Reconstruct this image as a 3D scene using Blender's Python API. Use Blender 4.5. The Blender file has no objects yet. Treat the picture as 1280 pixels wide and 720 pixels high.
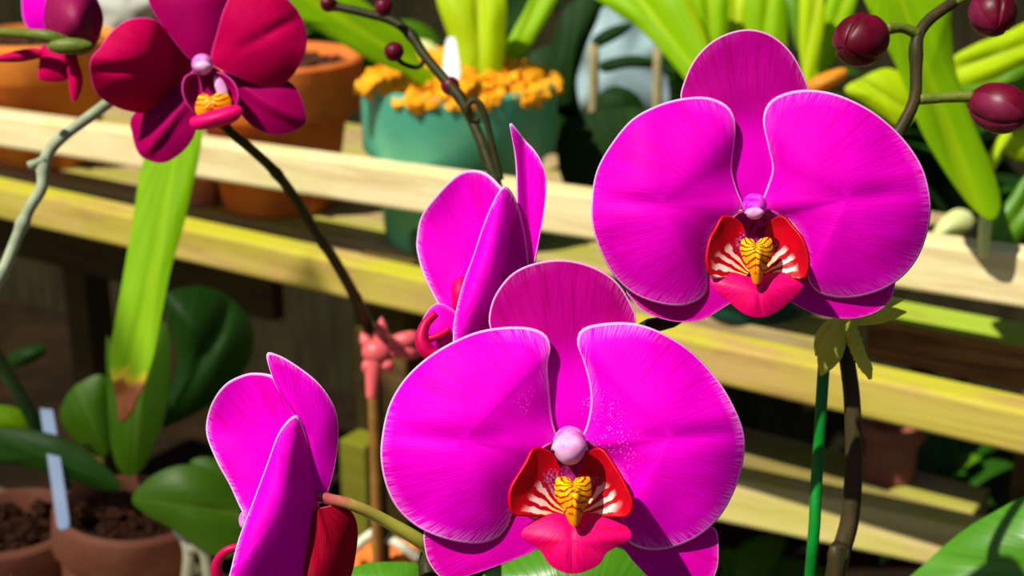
import bpy, bmesh, math, random
from math import sin, cos, pi, radians, atan2, sqrt, hypot, exp
from mathutils import Vector, Matrix, noise

random.seed(11)
SC = bpy.context.scene
COL = SC.collection

# ------------------------------------------------------------------ camera
PITCH = radians(19)
CAM = Vector((0, 0, 1.35))
FPX = 50 / 36 * 1280
RIGHT = Vector((1, 0, 0))
FWD = Vector((0, cos(PITCH), -sin(PITCH)))
UP = Vector((0, sin(PITCH), cos(PITCH)))

def ray(px, py):
    return FWD + RIGHT * ((px - 640) / FPX) + UP * ((360 - py) / FPX)

def P(px, py, d):
    return CAM + ray(px, py) * d

def hit(px, py, z):
    r = ray(px, py)
    return CAM + r * ((z - CAM.z) / r.z)

cam_d = bpy.data.cameras.new('camera')
cam = bpy.data.objects.new('camera', cam_d)
COL.objects.link(cam)
cam.location = CAM
cam.rotation_euler = (pi / 2 - PITCH, 0, 0)
cam_d.lens = 50
cam_d.sensor_width = 36
cam_d.clip_start = 0.02
cam_d.dof.use_dof = True
cam_d.dof.focus_distance = 0.415
cam_d.dof.aperture_fstop = 16
SC.camera = cam

# ------------------------------------------------------------------ node helpers
class NT:
    def __init__(self, name):
        self.m = bpy.data.materials.new(name)
        self.m.use_nodes = True
        self.t = self.m.node_tree
        self.t.nodes.clear()
        self.out = self.n('ShaderNodeOutputMaterial')
    def n(self, kind, **kw):
        nd = self.t.nodes.new(kind)
        for k, v in kw.items():
            setattr(nd, k, v)
        return nd
    def put(self, sock, v):
        if isinstance(v, bpy.types.NodeSocket):
            self.t.links.new(v, sock)
        elif v is not None:
            if isinstance(v, (tuple, list)) and len(v) == 3 and sock.type == 'RGBA':
                v = (*v, 1)
            sock.default_value = v
    def math(self, op, a, b=None, c=None, clamp=False):
        nd = self.n('ShaderNodeMath', operation=op, use_clamp=clamp)
        for s, v in zip(nd.inputs, (a, b, c)):
            self.put(s, v)
        return nd.outputs[0]
    def smooth(self, x, a, b):
        nd = self.n('ShaderNodeMapRange', interpolation_type='SMOOTHSTEP')
        self.put(nd.inputs[0], x); nd.inputs[1].default_value = a; nd.inputs[2].default_value = b
        return nd.outputs[0]
    def mix(self, f, a, b):
        nd = self.n('ShaderNodeMix', data_type='RGBA')
        self.put(nd.inputs[0], f); self.put(nd.inputs[6], a); self.put(nd.inputs[7], b)
        return nd.outputs[2]
    def attr(self, name):
        return self.n('ShaderNodeAttribute', attribute_name=name)
    def sep(self, v):
        nd = self.n('ShaderNodeSeparateXYZ'); self.put(nd.inputs[0], v); return nd.outputs
    def comb(self, x, y, z):
        nd = self.n('ShaderNodeCombineXYZ')
        for s, v in zip(nd.inputs, (x, y, z)):
            self.put(s, v)
        return nd.outputs[0]
    def noise(self, vec, scale, detail=2, rough=.5, dist=0):
        nd = self.n('ShaderNodeTexNoise')
        self.put(nd.inputs['Vector'], vec); nd.inputs['Scale'].default_value = scale
        nd.inputs['Detail'].default_value = detail; nd.inputs['Roughness'].default_value = rough
        nd.inputs['Distortion'].default_value = dist
        return nd.outputs[0]
    def obj(self):
        return self.n('ShaderNodeTexCoord').outputs['Object']
    def surface(self, col, rough=.5, spec=.3, transl=0, tcol=None, bump=None, bstr=.3, coat=0, sss=0):
        b = self.n('ShaderNodeBsdfPrincipled')
        self.put(b.inputs['Base Color'], col); self.put(b.inputs['Roughness'], rough)
        b.inputs['Specular IOR Level'].default_value = spec
        b.inputs['Coat Weight'].default_value = coat
        nrm = None
        if bump is not None:
            bp = self.n('ShaderNodeBump'); self.put(bp.inputs['Height'], bump)
            bp.inputs['Strength'].default_value = bstr; bp.inputs['Distance'].default_value = .002
            nrm = bp.outputs[0]; self.put(b.inputs['Normal'], nrm)
        sh = b.outputs[0]
        if transl:
            tr = self.n('ShaderNodeBsdfTranslucent'); self.put(tr.inputs[0], tcol if tcol is not None else col)
            if nrm: self.put(tr.inputs['Normal'], nrm)
            mx = self.n('ShaderNodeMixShader'); mx.inputs[0].default_value = transl
            self.t.links.new(sh, mx.inputs[1]); self.t.links.new(tr.outputs[0], mx.inputs[2])
            sh = mx.outputs[0]
        self.t.links.new(sh, self.out.inputs[0])
        return self.m

def petal_mat(name, base, deep, vein, rim, feather=.0, basecol=None, speck=.0, rimw=.980, transl=.3, tcol=None, spec=.03):
    t = NT(name)
    u, v, r = t.sep(t.attr('pv').outputs['Vector'])
    vec = t.comb(t.math('MULTIPLY', u, 16), t.math('MULTIPLY', v, 1.2), 0)
    n1 = t.noise(vec, 1.6, 3, .6)
    veins = t.smooth(n1, .47, .66)
    n2 = t.noise(t.obj(), 45, 2)
    col = t.mix(t.math('MULTIPLY', t.smooth(n2, .3, .75), .55), base, deep)
    col = t.mix(t.math('MULTIPLY', veins, .5), col, vein)
    if basecol:
        col = t.mix(t.math('SUBTRACT', 1, t.smooth(v, .35, .65)), col, basecol)
    if feather:
        fv = t.comb(t.math('MULTIPLY', u, 75), t.math('MULTIPLY', v, 5), 0)
        fn = t.noise(fv, 1.3, 1)
        big = t.smooth(t.noise(t.obj(), 22, 1), .42, .62)
        f = t.math('MULTIPLY', t.math('MULTIPLY', t.smooth(r, .84, 1.0), t.smooth(fn, .4, .62)), big)
        col = t.mix(t.math('MULTIPLY', f, feather), col, (1, .30, .92))
    if speck:
        vo = t.n('ShaderNodeTexVoronoi'); t.put(vo.inputs['Vector'], t.obj()); vo.inputs['Scale'].default_value = 1100
        s1 = t.math('LESS_THAN', vo.outputs['Distance'], .22)
        s2 = t.smooth(t.noise(t.obj(), 70, 1), .52, .64)
        s3 = t.math('SUBTRACT', 1, t.smooth(v, .22, .42))
        col = t.mix(t.math('MULTIPLY', t.math('MULTIPLY', s1, s2), t.math('MULTIPLY', s3, speck)), col, (1, .45, 1))
    rm = t.smooth(r, rimw - .006, rimw + .006)
    col = t.mix(t.math('MULTIPLY', rm, .85), col, rim)
    fine = t.noise(t.comb(t.math('MULTIPLY', u, 60), t.math('MULTIPLY', v, 8), 0), 1.2, 2)
    return t.surface(col, .55, spec, transl, tcol if tcol else col, bump=fine, bstr=.12)

def plain_mat(name, a, b=None, scale=30, rough=.5, spec=.3, transl=0, stretch=(1, 1, 1), bstr=.3, coat=0, lo=.35, hi=.65, detail=4):
    t = NT(name)
    mp = t.n('ShaderNodeMapping'); t.put(mp.inputs[0], t.obj()); mp.inputs['Scale'].default_value = stretch
    n = t.noise(mp.outputs[0], scale, detail, .6)
    col = t.mix(t.smooth(n, lo, hi), a, b if b else a)
    return t.surface(col, rough, spec, transl, bump=n, bstr=bstr, coat=coat)

def leaf_mat(name, a, b, mid, transl=.35, rough=.38, spec=.35, tip=None, rib=.05, coat=0, tiprange=(.80, .84)):
    t = NT(name)
    u, v, r = t.sep(t.attr('pv').outputs['Vector'])
    streak = t.noise(t.comb(t.math('MULTIPLY', u, 14), t.math('MULTIPLY', v, .8), 0), 1.5, 2)
    col = t.mix(t.smooth(streak, .35, .65), a, b)
    ribm = t.math('SUBTRACT', 1, t.smooth(t.math('ABSOLUTE', u), rib * .3, rib))
    col = t.mix(t.math('MULTIPLY', ribm, .7), col, mid)
    if tip:
        nz = t.math('MULTIPLY', t.math('SUBTRACT', t.noise(t.obj(), 120, 2), .5), .10)
        vv = t.math('ADD', v, nz)
        col = t.mix(t.smooth(vv, tiprange[0] - .035, tiprange[0]), col, (.75, .62, .03))
        col = t.mix(t.smooth(vv, tiprange[0], tiprange[1]), col, t.mix(t.smooth(t.noise(t.obj(), 90, 2), .35, .65), tip, (.55, .2, .08)))
    return t.surface(col, rough, spec, transl, bump=streak, bstr=.15, coat=coat)

# ------------------------------------------------------------------ object helpers
ORG = {}

def thing(name, label, cat, loc, group=None, kind=None):
    o = bpy.data.objects.new(name, None)
    COL.objects.link(o)
    o.location = loc
    o.empty_display_size = .02
    ORG[o.name] = Vector(loc)
    tag(o, label, cat, group, kind)
    return o

def tag(o, label=None, cat=None, group=None, kind=None):
    if label: o['label'] = label
    if cat: o['category'] = cat
    if group: o['group'] = group
    if kind: o['kind'] = kind
    return o

def mk(name, vs, fs, mat, parent=None, smooth=True, org=None, pv=None, label=None, solid=None, sub=0, mats=None, midx=None):
    """vertices in world space -> one mesh object (its origin at the thing's base)"""
    if parent is not None:
        o0 = ORG[parent.name]
    else:
        o0 = Vector(org) if org is not None else sum((Vector(v) for v in vs), Vector()) / len(vs)
    me = bpy.data.meshes.new(name)
    me.from_pydata([tuple(Vector(v) - o0) for v in vs], [], fs)
    me.validate()
    bm = bmesh.new(); bm.from_mesh(me)
    bmesh.ops.recalc_face_normals(bm, faces=bm.faces)
    bm.to_mesh(me); bm.free()
    if pv is not None and len(pv) == len(me.vertices):
        at = me.attributes.new('pv', 'FLOAT_VECTOR', 'POINT')
        at.data.foreach_set('vector', [c for p in pv for c in p])
    for m in (mats or [mat]):
        me.materials.append(m)
    if midx:
        for p, i in zip(me.polygons, midx):
            p.material_index = i
    if smooth:
        me.polygons.foreach_set('use_smooth', [True] * len(me.polygons))
    ob = bpy.data.objects.new(name, me)
    COL.objects.link(ob)
    ORG[ob.name] = o0
    if parent is not None:
        ob.parent = parent
    else:
        ob.location = o0
    if solid:
        md = ob.modifiers.new('solid', 'SOLIDIFY'); md.thickness = solid; md.offset = 0
    if sub:
        md = ob.modifiers.new('sub', 'SUBSURF'); md.levels = sub; md.render_levels = sub
    if label:
        ob['label'] = label
    return ob

def cr(p0, p1, p2, p3, t):
    return .5 * ((2 * p1) + (p2 - p0) * t + (2 * p0 - 5 * p1 + 4 * p2 - p3) * t * t + (3 * p1 - p0 - 3 * p2 + p3) * t ** 3)

def closed(pts, n):
    V = [Vector((*p, 0)) if len(p) == 2 else Vector(p) for p in pts]
    m = len(V); dense = []
    for i in range(m):
        for k in range(12):
            dense.append(cr(V[i - 1], V[i], V[(i + 1) % m], V[(i + 2) % m], k / 12))
    L = [0]
    for i in range(len(dense)):
        L.append(L[-1] + (dense[(i + 1) % len(dense)] - dense[i]).length)
    out = []; j = 0
    for k in range(n):
        s = L[-1] * k / n
        while L[j + 1] < s: j += 1
        f = (s - L[j]) / max(1e-9, L[j + 1] - L[j])
        out.append(dense[j].lerp(dense[(j + 1) % len(dense)], f))
    return out

def opened(pts, n):
    V = [Vector(p) for p in pts]
    V = [V[0] * 2 - V[1]] + V + [V[-1] * 2 - V[-2]]
    dense = []
    for i in range(1, len(V) - 2):
        for k in range(12):
            dense.append(cr(V[i - 1], V[i], V[i + 1], V[i + 2], k / 12))
    dense.append(V[-2])
    L = [0]
    for a, b in zip(dense, dense[1:]): L.append(L[-1] + (b - a).length)
    out = []; j = 0
    for k in range(n):
        s = L[-1] * k / (n - 1)
        while j < len(L) - 2 and L[j + 1] < s: j += 1
        f = (s - L[j]) / max(1e-9, L[j + 1] - L[j])
        out.append(dense[j].lerp(dense[j + 1], min(1, f)))
    return out

def blade(name, outline, center, base, depth, mat, parent, dome=.0, gx=0., gy=0., rip=(0, 5, 0), crease=0., thick=.0007,
          rings=16, seg=112, extra=None, label=None, org=None, umul=1.):
    """A petal, sepal or leaf: its own outline, distance, cup, ripples and thickness.
    gx, gy: metres of depth per 100 units across; dome: metres the edge falls back from the middle."""
    ol = closed(outline, seg)
    c = Vector((center[0], center[1], 0)); b = Vector((base[0], base[1], 0))
    ax = (c - b).normalized()
    mx = max((p - b).length for p in ol)
    vs, fs, pv = [], [], []
    def add(p, r, th):
        q = p - b
        ang = atan2(ax.x * q.y - ax.y * q.x, ax.dot(q))
        v = q.length / mx
        across = ax.x * q.y - ax.y * q.x
        d = depth + gx * (p.x - c.x) / 100 + gy * (p.y - c.y) / 100 + dome * r * r
        d += rip[0] * r ** 3 * sin(rip[1] * th + rip[2])
        d += crease * exp(-(across / (mx * .06)) ** 2) * min(1, v * 1.5) * (1 - r ** 4)
        d += .0006 * noise.noise(Vector((p.x * .022, p.y * .022, depth * 50))) * (1 if abs(dome) > 1e-6 else .3)
        if extra: d += extra(p.x, p.y, r)
        vs.append(P(p.x, p.y, d)); pv.append((ang * umul, v, r))
    add(c, 0, 0)
    rr = [((i + 1) / rings) ** .85 for i in range(rings)]
    rr[-1] = 1
    rr.insert(-1, .982)
    for r in rr:
        for k, p in enumerate(ol):
            add(c.lerp(p, r), r, 2 * pi * k / seg)
    for k in range(seg):
        fs.append((0, 1 + k, 1 + (k + 1) % seg))
    for i in range(len(rr) - 1):
        a = 1 + i * seg; e = a + seg
        for k in range(seg):
            k2 = (k + 1) % seg
            fs.append((a + k, e + k, e + k2, a + k2))
    return mk(name, vs, fs, mat, parent, pv=pv, solid=thick, label=label, org=org)

def frame(t, hint=Vector((0, 0, 1))):
    t = t.normalized()
    if abs(t.dot(hint)) > .97: hint = Vector((1, 0, 0))
    a = t.cross(hint).normalized()
    return a, a.cross(t).normalized()

def tube_geo(pts, rad, n=12, seg=40, nodes=()):
    """pts world points; rad list or number; nodes: [(t, swell)]"""
    c = opened(pts, seg)
    vs, fs = [], []
    a, b = frame(c[1] - c[0])
    for i, p in enumerate(c):
        t = (c[min(i + 1, seg - 1)] - c[max(i - 1, 0)]).normalized()
        a = (a - t * a.dot(t)).normalized(); b = t.cross(a)
        f = i / (seg - 1)
        if isinstance(rad, (list, tuple)):
            g = f * (len(rad) - 1); k = min(int(g), len(rad) - 2); r = rad[k] + (rad[k + 1] - rad[k]) * (g - k)
        else: r = rad
        for (nt, sw) in nodes:
            r *= 1 + sw * exp(-((f - nt) * seg / 1.1) ** 2)
        for k in range(n):
            an = 2 * pi * k / n
            vs.append(p + (a * cos(an) + b * sin(an)) * r)
    for i in range(seg - 1):
        for k in range(n):
            k2 = (k + 1) % n
            fs.append((i * n + k, i * n + k2, (i + 1) * n + k2, (i + 1) * n + k))
    fs.append(tuple(range(n))[::-1]); fs.append(tuple((seg - 1) * n + k for k in range(n)))
    return vs, fs

def tube(name, pts, rad, mat, parent=None, n=12, seg=40, nodes=(), label=None, pv=False):
    vs, fs = tube_geo(pts, rad, n, seg, nodes)
    att = [(0, (i // n) / (seg - 1), 0) for i in range(len(vs))] if pv else None
    return mk(name, vs, fs, mat, parent, label=label, org=pts[0], pv=att)

def pxpts(l, d=None):
    return [P(p[0], p[1], p[2] if len(p) > 2 else d) for p in l]

def lathe_geo(profile, n=64, M=None):
    vs, fs = [], []
    for (r, z) in profile:
        for k in range(n):
            a = 2 * pi * k / n
            v = Vector((r * cos(a), r * sin(a), z))
            vs.append(M @ v if M else v)
    for i in range(len(profile) - 1):
        for k in range(n):
            k2 = (k + 1) % n
            fs.append((i * n + k, i * n + k2, (i + 1) * n + k2, (i + 1) * n + k))
    fs.append(tuple(range(n))[::-1]); fs.append(tuple((len(profile) - 1) * n + k for k in range(n)))
    return vs, fs

def ellipsoid_geo(center, axis, rl, rw, fn=None, nu=40, nv=26, rw2=None):
    axis = axis.normalized(); a, b = frame(axis)
    rw2 = rw2 or rw
    vs, fs = [], []
    for i in range(nv + 1):
        th = pi * i / nv
        for k in range(nu):
            ph = 2 * pi * k / nu
            s = fn(th, ph) if fn else 1
            vs.append(center + axis * (-cos(th) * rl * (s if fn else 1)) + (a * cos(ph) * rw + b * sin(ph) * rw2) * (sin(th) * s))
    for i in range(nv):
        for k in range(nu):
            k2 = (k + 1) % nu
            fs.append((i * nu + k, i * nu + k2, (i + 1) * nu + k2, (i + 1) * nu + k))
    return vs, fs

def box_geo(corners):
    """8 corners: 4 of one end (loop) then 4 of the other"""
    return list(corners), [(0, 1, 2, 3), (7, 6, 5, 4), (0, 4, 5, 1), (1, 5, 6, 2), (2, 6, 7, 3), (3, 7, 4, 0)]

def bevel(ob, w, seg=2):
    md = ob.modifiers.new('bevel', 'BEVEL'); md.width = w; md.segments = seg; md.limit_method = 'ANGLE'
    return ob

# ------------------------------------------------------------------ materials
MAG = petal_mat('magenta_petal', (.82, .0, .60), (.74, .0, .50), (.68, .0, .34), (1, .50, .95), feather=.35, speck=.0)
MAGA = petal_mat('magenta_petal_speckled', (.90, .0, .70), (.84, .0, .62), (.78, .0, .44), (1, .55, .97), feather=.9, speck=.75)
SEP = petal_mat('rose_sepal', (.50, .0, .27), (.42, .0, .22), (.36, .0, .13), (1, .45, .85), feather=.2, basecol=(.82, .0, .60))
SEPA = petal_mat('rose_sepal_speckled', (.54, .0, .26), (.46, .0, .22), (.38, .0, .12), (1, .45, .85), feather=.2, basecol=(.88, .0, .70), speck=.8)
SEPL = petal_mat('magenta_lateral_sepal', (.74, .0, .44), (.64, .0, .38), (.62, .0, .22), (1, .45, .85), feather=.3)
SEPBACK = petal_mat('red_sepal_back', (.42, .0, .03), (.34, .0, .02), (.5, .03, .02), (.8, .1, .2), transl=.25)
SIDE = petal_mat('magenta_petal_back', (.86, .0, .68), (.78, .0, .56), (.74, .0, .30), (1, .62, 1), feather=.9, rimw=.968)
WINE = petal_mat('wine_petal', (.62, .0, .085), (.50, .0, .08), (.40, .0, .03), (.8, .05, .35), transl=.25)
FBACK = petal_mat('plum_sepal_back', (.34, .0, .09), (.26, .0, .07), (.16, .0, .02), (.7, .1, .4), spec=.3)
WINE2 = petal_mat('wine_sepal', (.40, .0, .10), (.30, .0, .12), (.34, .0, .03), (.7, .05, .35), transl=.25)

def lip_mid_mat(name, a, b):
    t = NT(name)
    u, v, r = t.sep(t.attr('pv').outputs['Vector'])
    n = t.noise(t.comb(t.math('MULTIPLY', u, 12), t.math('MULTIPLY', v, 2), 0), 1.4, 2)
    col = t.mix(t.smooth(n, .4, .7), a, b)
    rib = t.math('SUBTRACT', 1, t.smooth(t.math('ABSOLUTE', u), .01, .05))
    col = t.mix(t.math('MULTIPLY', rib, .6), col, (.35, 0, .03))
    return t.surface(col, .45, .15, .15, bump=n, bstr=.1)
LIPMID = lip_mid_mat('crimson_lip', (.80, .0, .17), (.70, .0, .06))

def lip_side_mat(name, red, dark):
    t = NT(name)
    u, v, r = t.sep(t.attr('pv').outputs['Vector'])
    wob = t.math('MULTIPLY', t.noise(t.obj(), 300, 2), 5)
    # red stripes fanning out of the throat
    st = t.math('SINE', t.math('ADD', t.math('MULTIPLY', u, 22), t.math('ADD', wob, t.math('MULTIPLY', v, 5))))
    stripe = t.smooth(st, -.25, .25)
    white = t.mix(t.smooth(v, .18, .5), (.95, .55, .10), (.95, .66, .60))
    pat = t.mix(stripe, white, (.50, .0, .01))
    inner = t.math('SUBTRACT', 1, t.smooth(t.math('ADD', v, t.math('MULTIPLY', t.math('SUBTRACT', t.noise(t.obj(), 180, 1), .5), .3)), .54, .68))
    up = t.smooth(u, -.35, -.1)   # only the lower, inner half is pale
    body = t.mix(t.smooth(t.noise(t.obj(), 120, 2), .35, .65), red, dark)
    col = t.mix(t.math('MULTIPLY', inner, up), body, pat)
    spots = t.n('ShaderNodeTexVoronoi'); t.put(spots.inputs['Vector'], t.obj()); spots.inputs['Scale'].default_value = 1400
    sp = t.math('MULTIPLY', t.math('LESS_THAN', spots.outputs['Distance'], .42), t.math('MULTIPLY', inner, t.math('SUBTRACT', 1, up)))
    col = t.mix(t.math('MULTIPLY', t.math('MULTIPLY', inner, t.math('SUBTRACT', 1, up)), .8), col, (.28, 0, .10))
    col = t.mix(t.math('MULTIPLY', sp, .7), col, (.75, .25, .5))
    return t.surface(col, .4, .2, .2)
LIPSIDE = lip_side_mat('scarlet_side_lobe', (.66, .0, .012), (.48, .0, .01))

def callus_mat():
    t = NT('yellow_striped_callus')
    u, v, r = t.sep(t.attr('pv').outputs['Vector'])
    au = t.math('ABSOLUTE', u)
    s = t.math('SINE', t.math('ADD', t.math('MULTIPLY', v, 30), t.math('ADD', t.math('MULTIPLY', au, -13), t.math('MULTIPLY', t.noise(t.obj(), 350, 2), 9))))
    m = t.smooth(s, .35, .7)
    m = t.math('MULTIPLY', m, t.math('SUBTRACT', 1, t.smooth(v, .68, .8)))
    col = t.mix(t.smooth(v, .1, .8), (.95, .52, .0), (.95, .30, .0))
    col = t.mix(m, col, (.42, .01, .0))
    vo = t.n('ShaderNodeTexVoronoi'); t.put(vo.inputs['Vector'], t.obj()); vo.inputs['Scale'].default_value = 900
    d = t.math('MULTIPLY', t.math('LESS_THAN', vo.outputs['Distance'], .25), t.math('SUBTRACT', 1, t.smooth(v, .2, .35)))
    col = t.mix(d, col, (.4, .02, 0))
    return t.surface(col, .45, .2, .1)
CALLUS = callus_mat()
COLUMN = plain_mat('pink_column', (.82, .10, .66), (.85, .38, .72), 300, .35, .3, .15, bstr=.1)
COLM = plain_mat('magenta_column', (.85, .0, .70), (.85, .1, .72), 300, .4, .2, .15, bstr=.1)
THROAT = plain_mat('purple_mottled_throat', (.22, .0, .05), (.50, .03, .25), 420, .4, .3, .1, bstr=.1)
ANTHER = plain_mat('white_anther_cap', (.84, .48, .72), (.80, .20, .60), 200, .4, .25, .1, bstr=.1)

def pedicel_mat(name, a, b):
    t = NT(name)
    u, v, r = t.sep(t.attr('pv').outputs['Vector'])
    n = t.noise(t.obj(), 200, 2)
    col = t.mix(t.smooth(t.math('ADD', v, t.math('MULTIPLY', t.math('SUBTRACT', n, .5), .3)), .05, .5), a, b)
    return t.surface(col, .4, .35, .1)
PEDI = pedicel_mat('pedicel_pink_to_green', (.42, .03, .09), (.48, .50, .06))
PEDG = plain_mat('green_pedicel', (.09, .13, .012), (.13, .16, .02), 200, .45, .2)
SPIKE = plain_mat('dark_olive_stem', (.016, .020, .004), (.032, .028, .008), 120, .5, .12, stretch=(1, 1, .3))
SPIKER = plain_mat('dark_brown_stem', (.030, .026, .008), (.055, .036, .014), 120, .5, .15, stretch=(1, 1, .3))
BUDM = plain_mat('maroon_bud', (.13, .0, .016), (.075, .0, .006), 90, .42, .25, .05, bstr=.1)
BUDP = plain_mat('plum_bud_sepal', (.17, .008, .045), (.11, .004, .02), 120, .42, .28, .05, bstr=.1)
CLIPY = plain_mat('lime_plastic', (.74, .80, .10), (.66, .72, .08), 60, .4, .3, .45, bstr=.1)
CLIPR = plain_mat('salmon_plastic', (.80, .14, .14), (.70, .10, .12), 60, .4, .4, .2, bstr=.1)
STAKEG = plain_mat('green_stake', (.0, .19, .015), (.0, .14, .01), 60, .4, .35)
STAKEB = plain_mat('brown_stake', (.28, .14, .03), (.20, .09, .02), 60, .6, .2)
TANSTAKE = plain_mat('tan_stake', (.36, .30, .14), (.28, .22, .10), 60, .7, .1)
TAGB = plain_mat('pale_blue_plastic', (.42, .55, .85), (.36, .48, .8), 30, .4, .3)
WHITEP = plain_mat('white_plastic', (.85, .9, .9), (.8, .85, .85), 30, .4, .3)
TERRA = plain_mat('terracotta', (.66, .17, .03), (.50, .11, .02), 22, .8, .15, detail=6)
TERRAO = plain_mat('orange_terracotta', (.78, .25, .03), (.62, .16, .03), 20, .8, .15, detail=6)
TERRAD = plain_mat('weathered_terracotta', (.34, .13, .08), (.26, .085, .05), 24, .85, .15, detail=6)
TERRAP = plain_mat('pinkish_terracotta', (.55, .24, .16), (.42, .15, .10), 30, .85, .15, detail=6)
GREENP = plain_mat('teal_plastic', (.085, .38, .25), (.06, .31, .20), 14, .4, .4)
GREEND = plain_mat('bottle_green_plastic', (.01, .075, .05), (.008, .06, .04), 14, .4, .4)
BARK = plain_mat('amber_bark', (.92, .44, .006), (.74, .26, .004), 160, .7, .2)
BARKO = plain_mat('orange_bark', (.70, .20, .03), (.55, .13, .02), 120, .7, .2)
SOIL = plain_mat('dark_soil', (.10, .035, .015), (.03, .015, .01), 220, .9, .1, bstr=.8)
ROOT = plain_mat('pale_root', (.62, .60, .46), (.5, .5, .36), 90, .6, .2)
DRY = plain_mat('dry_grey_stem', (.33, .38, .24), (.24, .28, .17), 90, .7, .2)
L_YEL = leaf_mat('yellow_green_leaf', (.56, .74, .004), (.46, .64, .002), (.72, .82, .05), .45, .5, .15)
L_LIME = leaf_mat('lime_leaf', (.34, .62, .001), (.28, .54, .001), (.48, .68, .005), .45, .5, .15)
L_MID = leaf_mat('mid_green_leaf', (.12, .30, .006), (.09, .25, .005), (.2, .38, .02), .35)
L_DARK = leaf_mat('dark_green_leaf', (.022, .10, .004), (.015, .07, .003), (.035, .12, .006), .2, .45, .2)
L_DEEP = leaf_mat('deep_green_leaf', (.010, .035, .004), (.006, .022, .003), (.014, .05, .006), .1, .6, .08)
L_NEAR = leaf_mat('glossy_green_leaf', (.075, .26, .008), (.06, .22, .006), (.09, .28, .01), .25, .34, .4)
L_TIP = leaf_mat('brown_tipped_leaf', (.28, .54, .001), (.22, .46, .001), (.34, .58, .005), .45, .6, .1, tip=(.30, .09, .02), tiprange=(.86, .885))
L_PALE = leaf_mat('pale_cream_leaf', (.80, .85, .40), (.72, .80, .30), (.85, .9, .5), .4)

def wood_mat(name, light, dark, moss, mossamt, d, face=.6):
    t = NT(name)
    co = t.obj()
    rot = t.n('ShaderNodeMapping', vector_type='POINT'); t.put(rot.inputs[0], co)
    rot.inputs['Rotation'].default_value = (0, 0, -atan2(d.y, d.x)); 
    mp = t.n('ShaderNodeMapping'); t.put(mp.inputs[0], rot.outputs[0]); mp.inputs['Scale'].default_value = (4, 60, 60)
    g = t.noise(mp.outputs[0], 1.5, 5, .65, .6)
    col = t.mix(t.smooth(g, .35, .68), light, dark)
    ms = t.n('ShaderNodeMapping'); t.put(ms.inputs[0], rot.outputs[0]); ms.inputs['Scale'].default_value = (7, 18, 18)
    m = t.smooth(t.noise(ms.outputs[0], 1.2, 4, .6), .5 - mossamt * .25, .72 - mossamt * .25)
    nz = t.sep(t.n('ShaderNodeNewGeometry').outputs['Normal'])[2]   # moss grows on the upper faces
    up = t.math('ADD', t.math('MULTIPLY', t.smooth(nz, .3, .8), 1 - face), face)
    col = t.mix(t.math('MULTIPLY', t.math('MULTIPLY', m, .85), up), col, moss)
    return t.surface(col, .75, .15, bump=g, bstr=.5)

# ------------------------------------------------------------------ bench geometry
def lodepth(px):  # distance of the lower front rail along the picture
    return 1 / (1 / 1.5 + (1 / .95 - 1 / 1.5) * px / 1280)
A_, B_ = P(0, 234, 1.5), P(1280, 513, .95)
ZS = B_.z
A_ = hit(0, 234, ZS)
BD = (A_ - B_); BD.z = 0; BD.normalize()          # along the bench, away to the left
BN = Vector((-BD.y, BD.x, 0));
if BN.y < 0: BN = -BN                              # away from the camera

W_TOP = wood_mat('sunbleached_rail_wood', (.80, .68, .38), (.58, .44, .20), (.62, .58, .22), .15, BD)
W_LOW = wood_mat('mossy_rail_wood', (.50, .34, .11), (.33, .20, .06), (.44, .44, .012), .62, BD, .5)
W_THIRD = wood_mat('pale_rail_wood', (.70, .56, .26), (.50, .38, .15), (.52, .52, .06), .55, BD)
W_SLAT = wood_mat('weathered_slat_wood', (.46, .34, .17), (.28, .17, .08), (.30, .30, .03), .35, BD)
W_ROT = wood_mat('rotten_mossy_slat_wood', (.42, .19, .05), (.08, .03, .01), (.30, .46, .03), 1.3, BD, .0)
W_POST = wood_mat('brown_post_wood', (.12, .07, .02), (.07, .04, .012), (.10, .09, .012), .3, BD)
W_MOSSPOST = wood_mat('yellow_moss_post_wood', (.46, .40, .06), (.36, .30, .05), (.45, .48, .03), .8, BD)

bench = thing('plant_bench', 'weathered wooden slatted bench with two sunlit front rails carrying the pots', 'bench', (B_.x, B_.y, 0))

def rail(name, x0, x1, tl, bl, tr, br, dl, dr, back, mat, label=None, z=None):
    """front face through four sight lines at real distances; extends back by `back` metres"""
    def at(px, l, r): return l + (r - l) * px / 1280
    def dep(px): return 1 / (1 / dl + (1 / dr - 1 / dl) * px / 1280)
    cs = []
    for px in (x0, x1):
        d = dep(px)
        t, b = P(px, at(px, tl, tr), d), P(px, at(px, bl, br), d)
        b.x, b.y = t.x, t.y
        b.z = t.z - (at(px, bl, br) - at(px, tl, tr)) * d / FPX / cos(PITCH)
        cs += [t, b, b + BN * back, t + BN * back]
    vs, fs = box_geo(cs)
    o = mk(name, vs, fs, mat, bench, smooth=False, label=label)
    return bevel(o, .003)

rail('front_rail', -250, 1500, 143, 183, 319, 385, 1.475, .93, .026, W_TOP, 'upper front rail, cream and sunlit')
rail('front_rail', -250, 1500, 234, 274, 515, 570, 1.497, .95, .03, W_LOW, 'lower front rail, yellow-green with moss')
rail('front_rail', 780, 1420, 401, 466, 677, 735, 1.66, 1.08, .03, W_THIRD, 'lowest front rail near the floor shelf')

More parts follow.
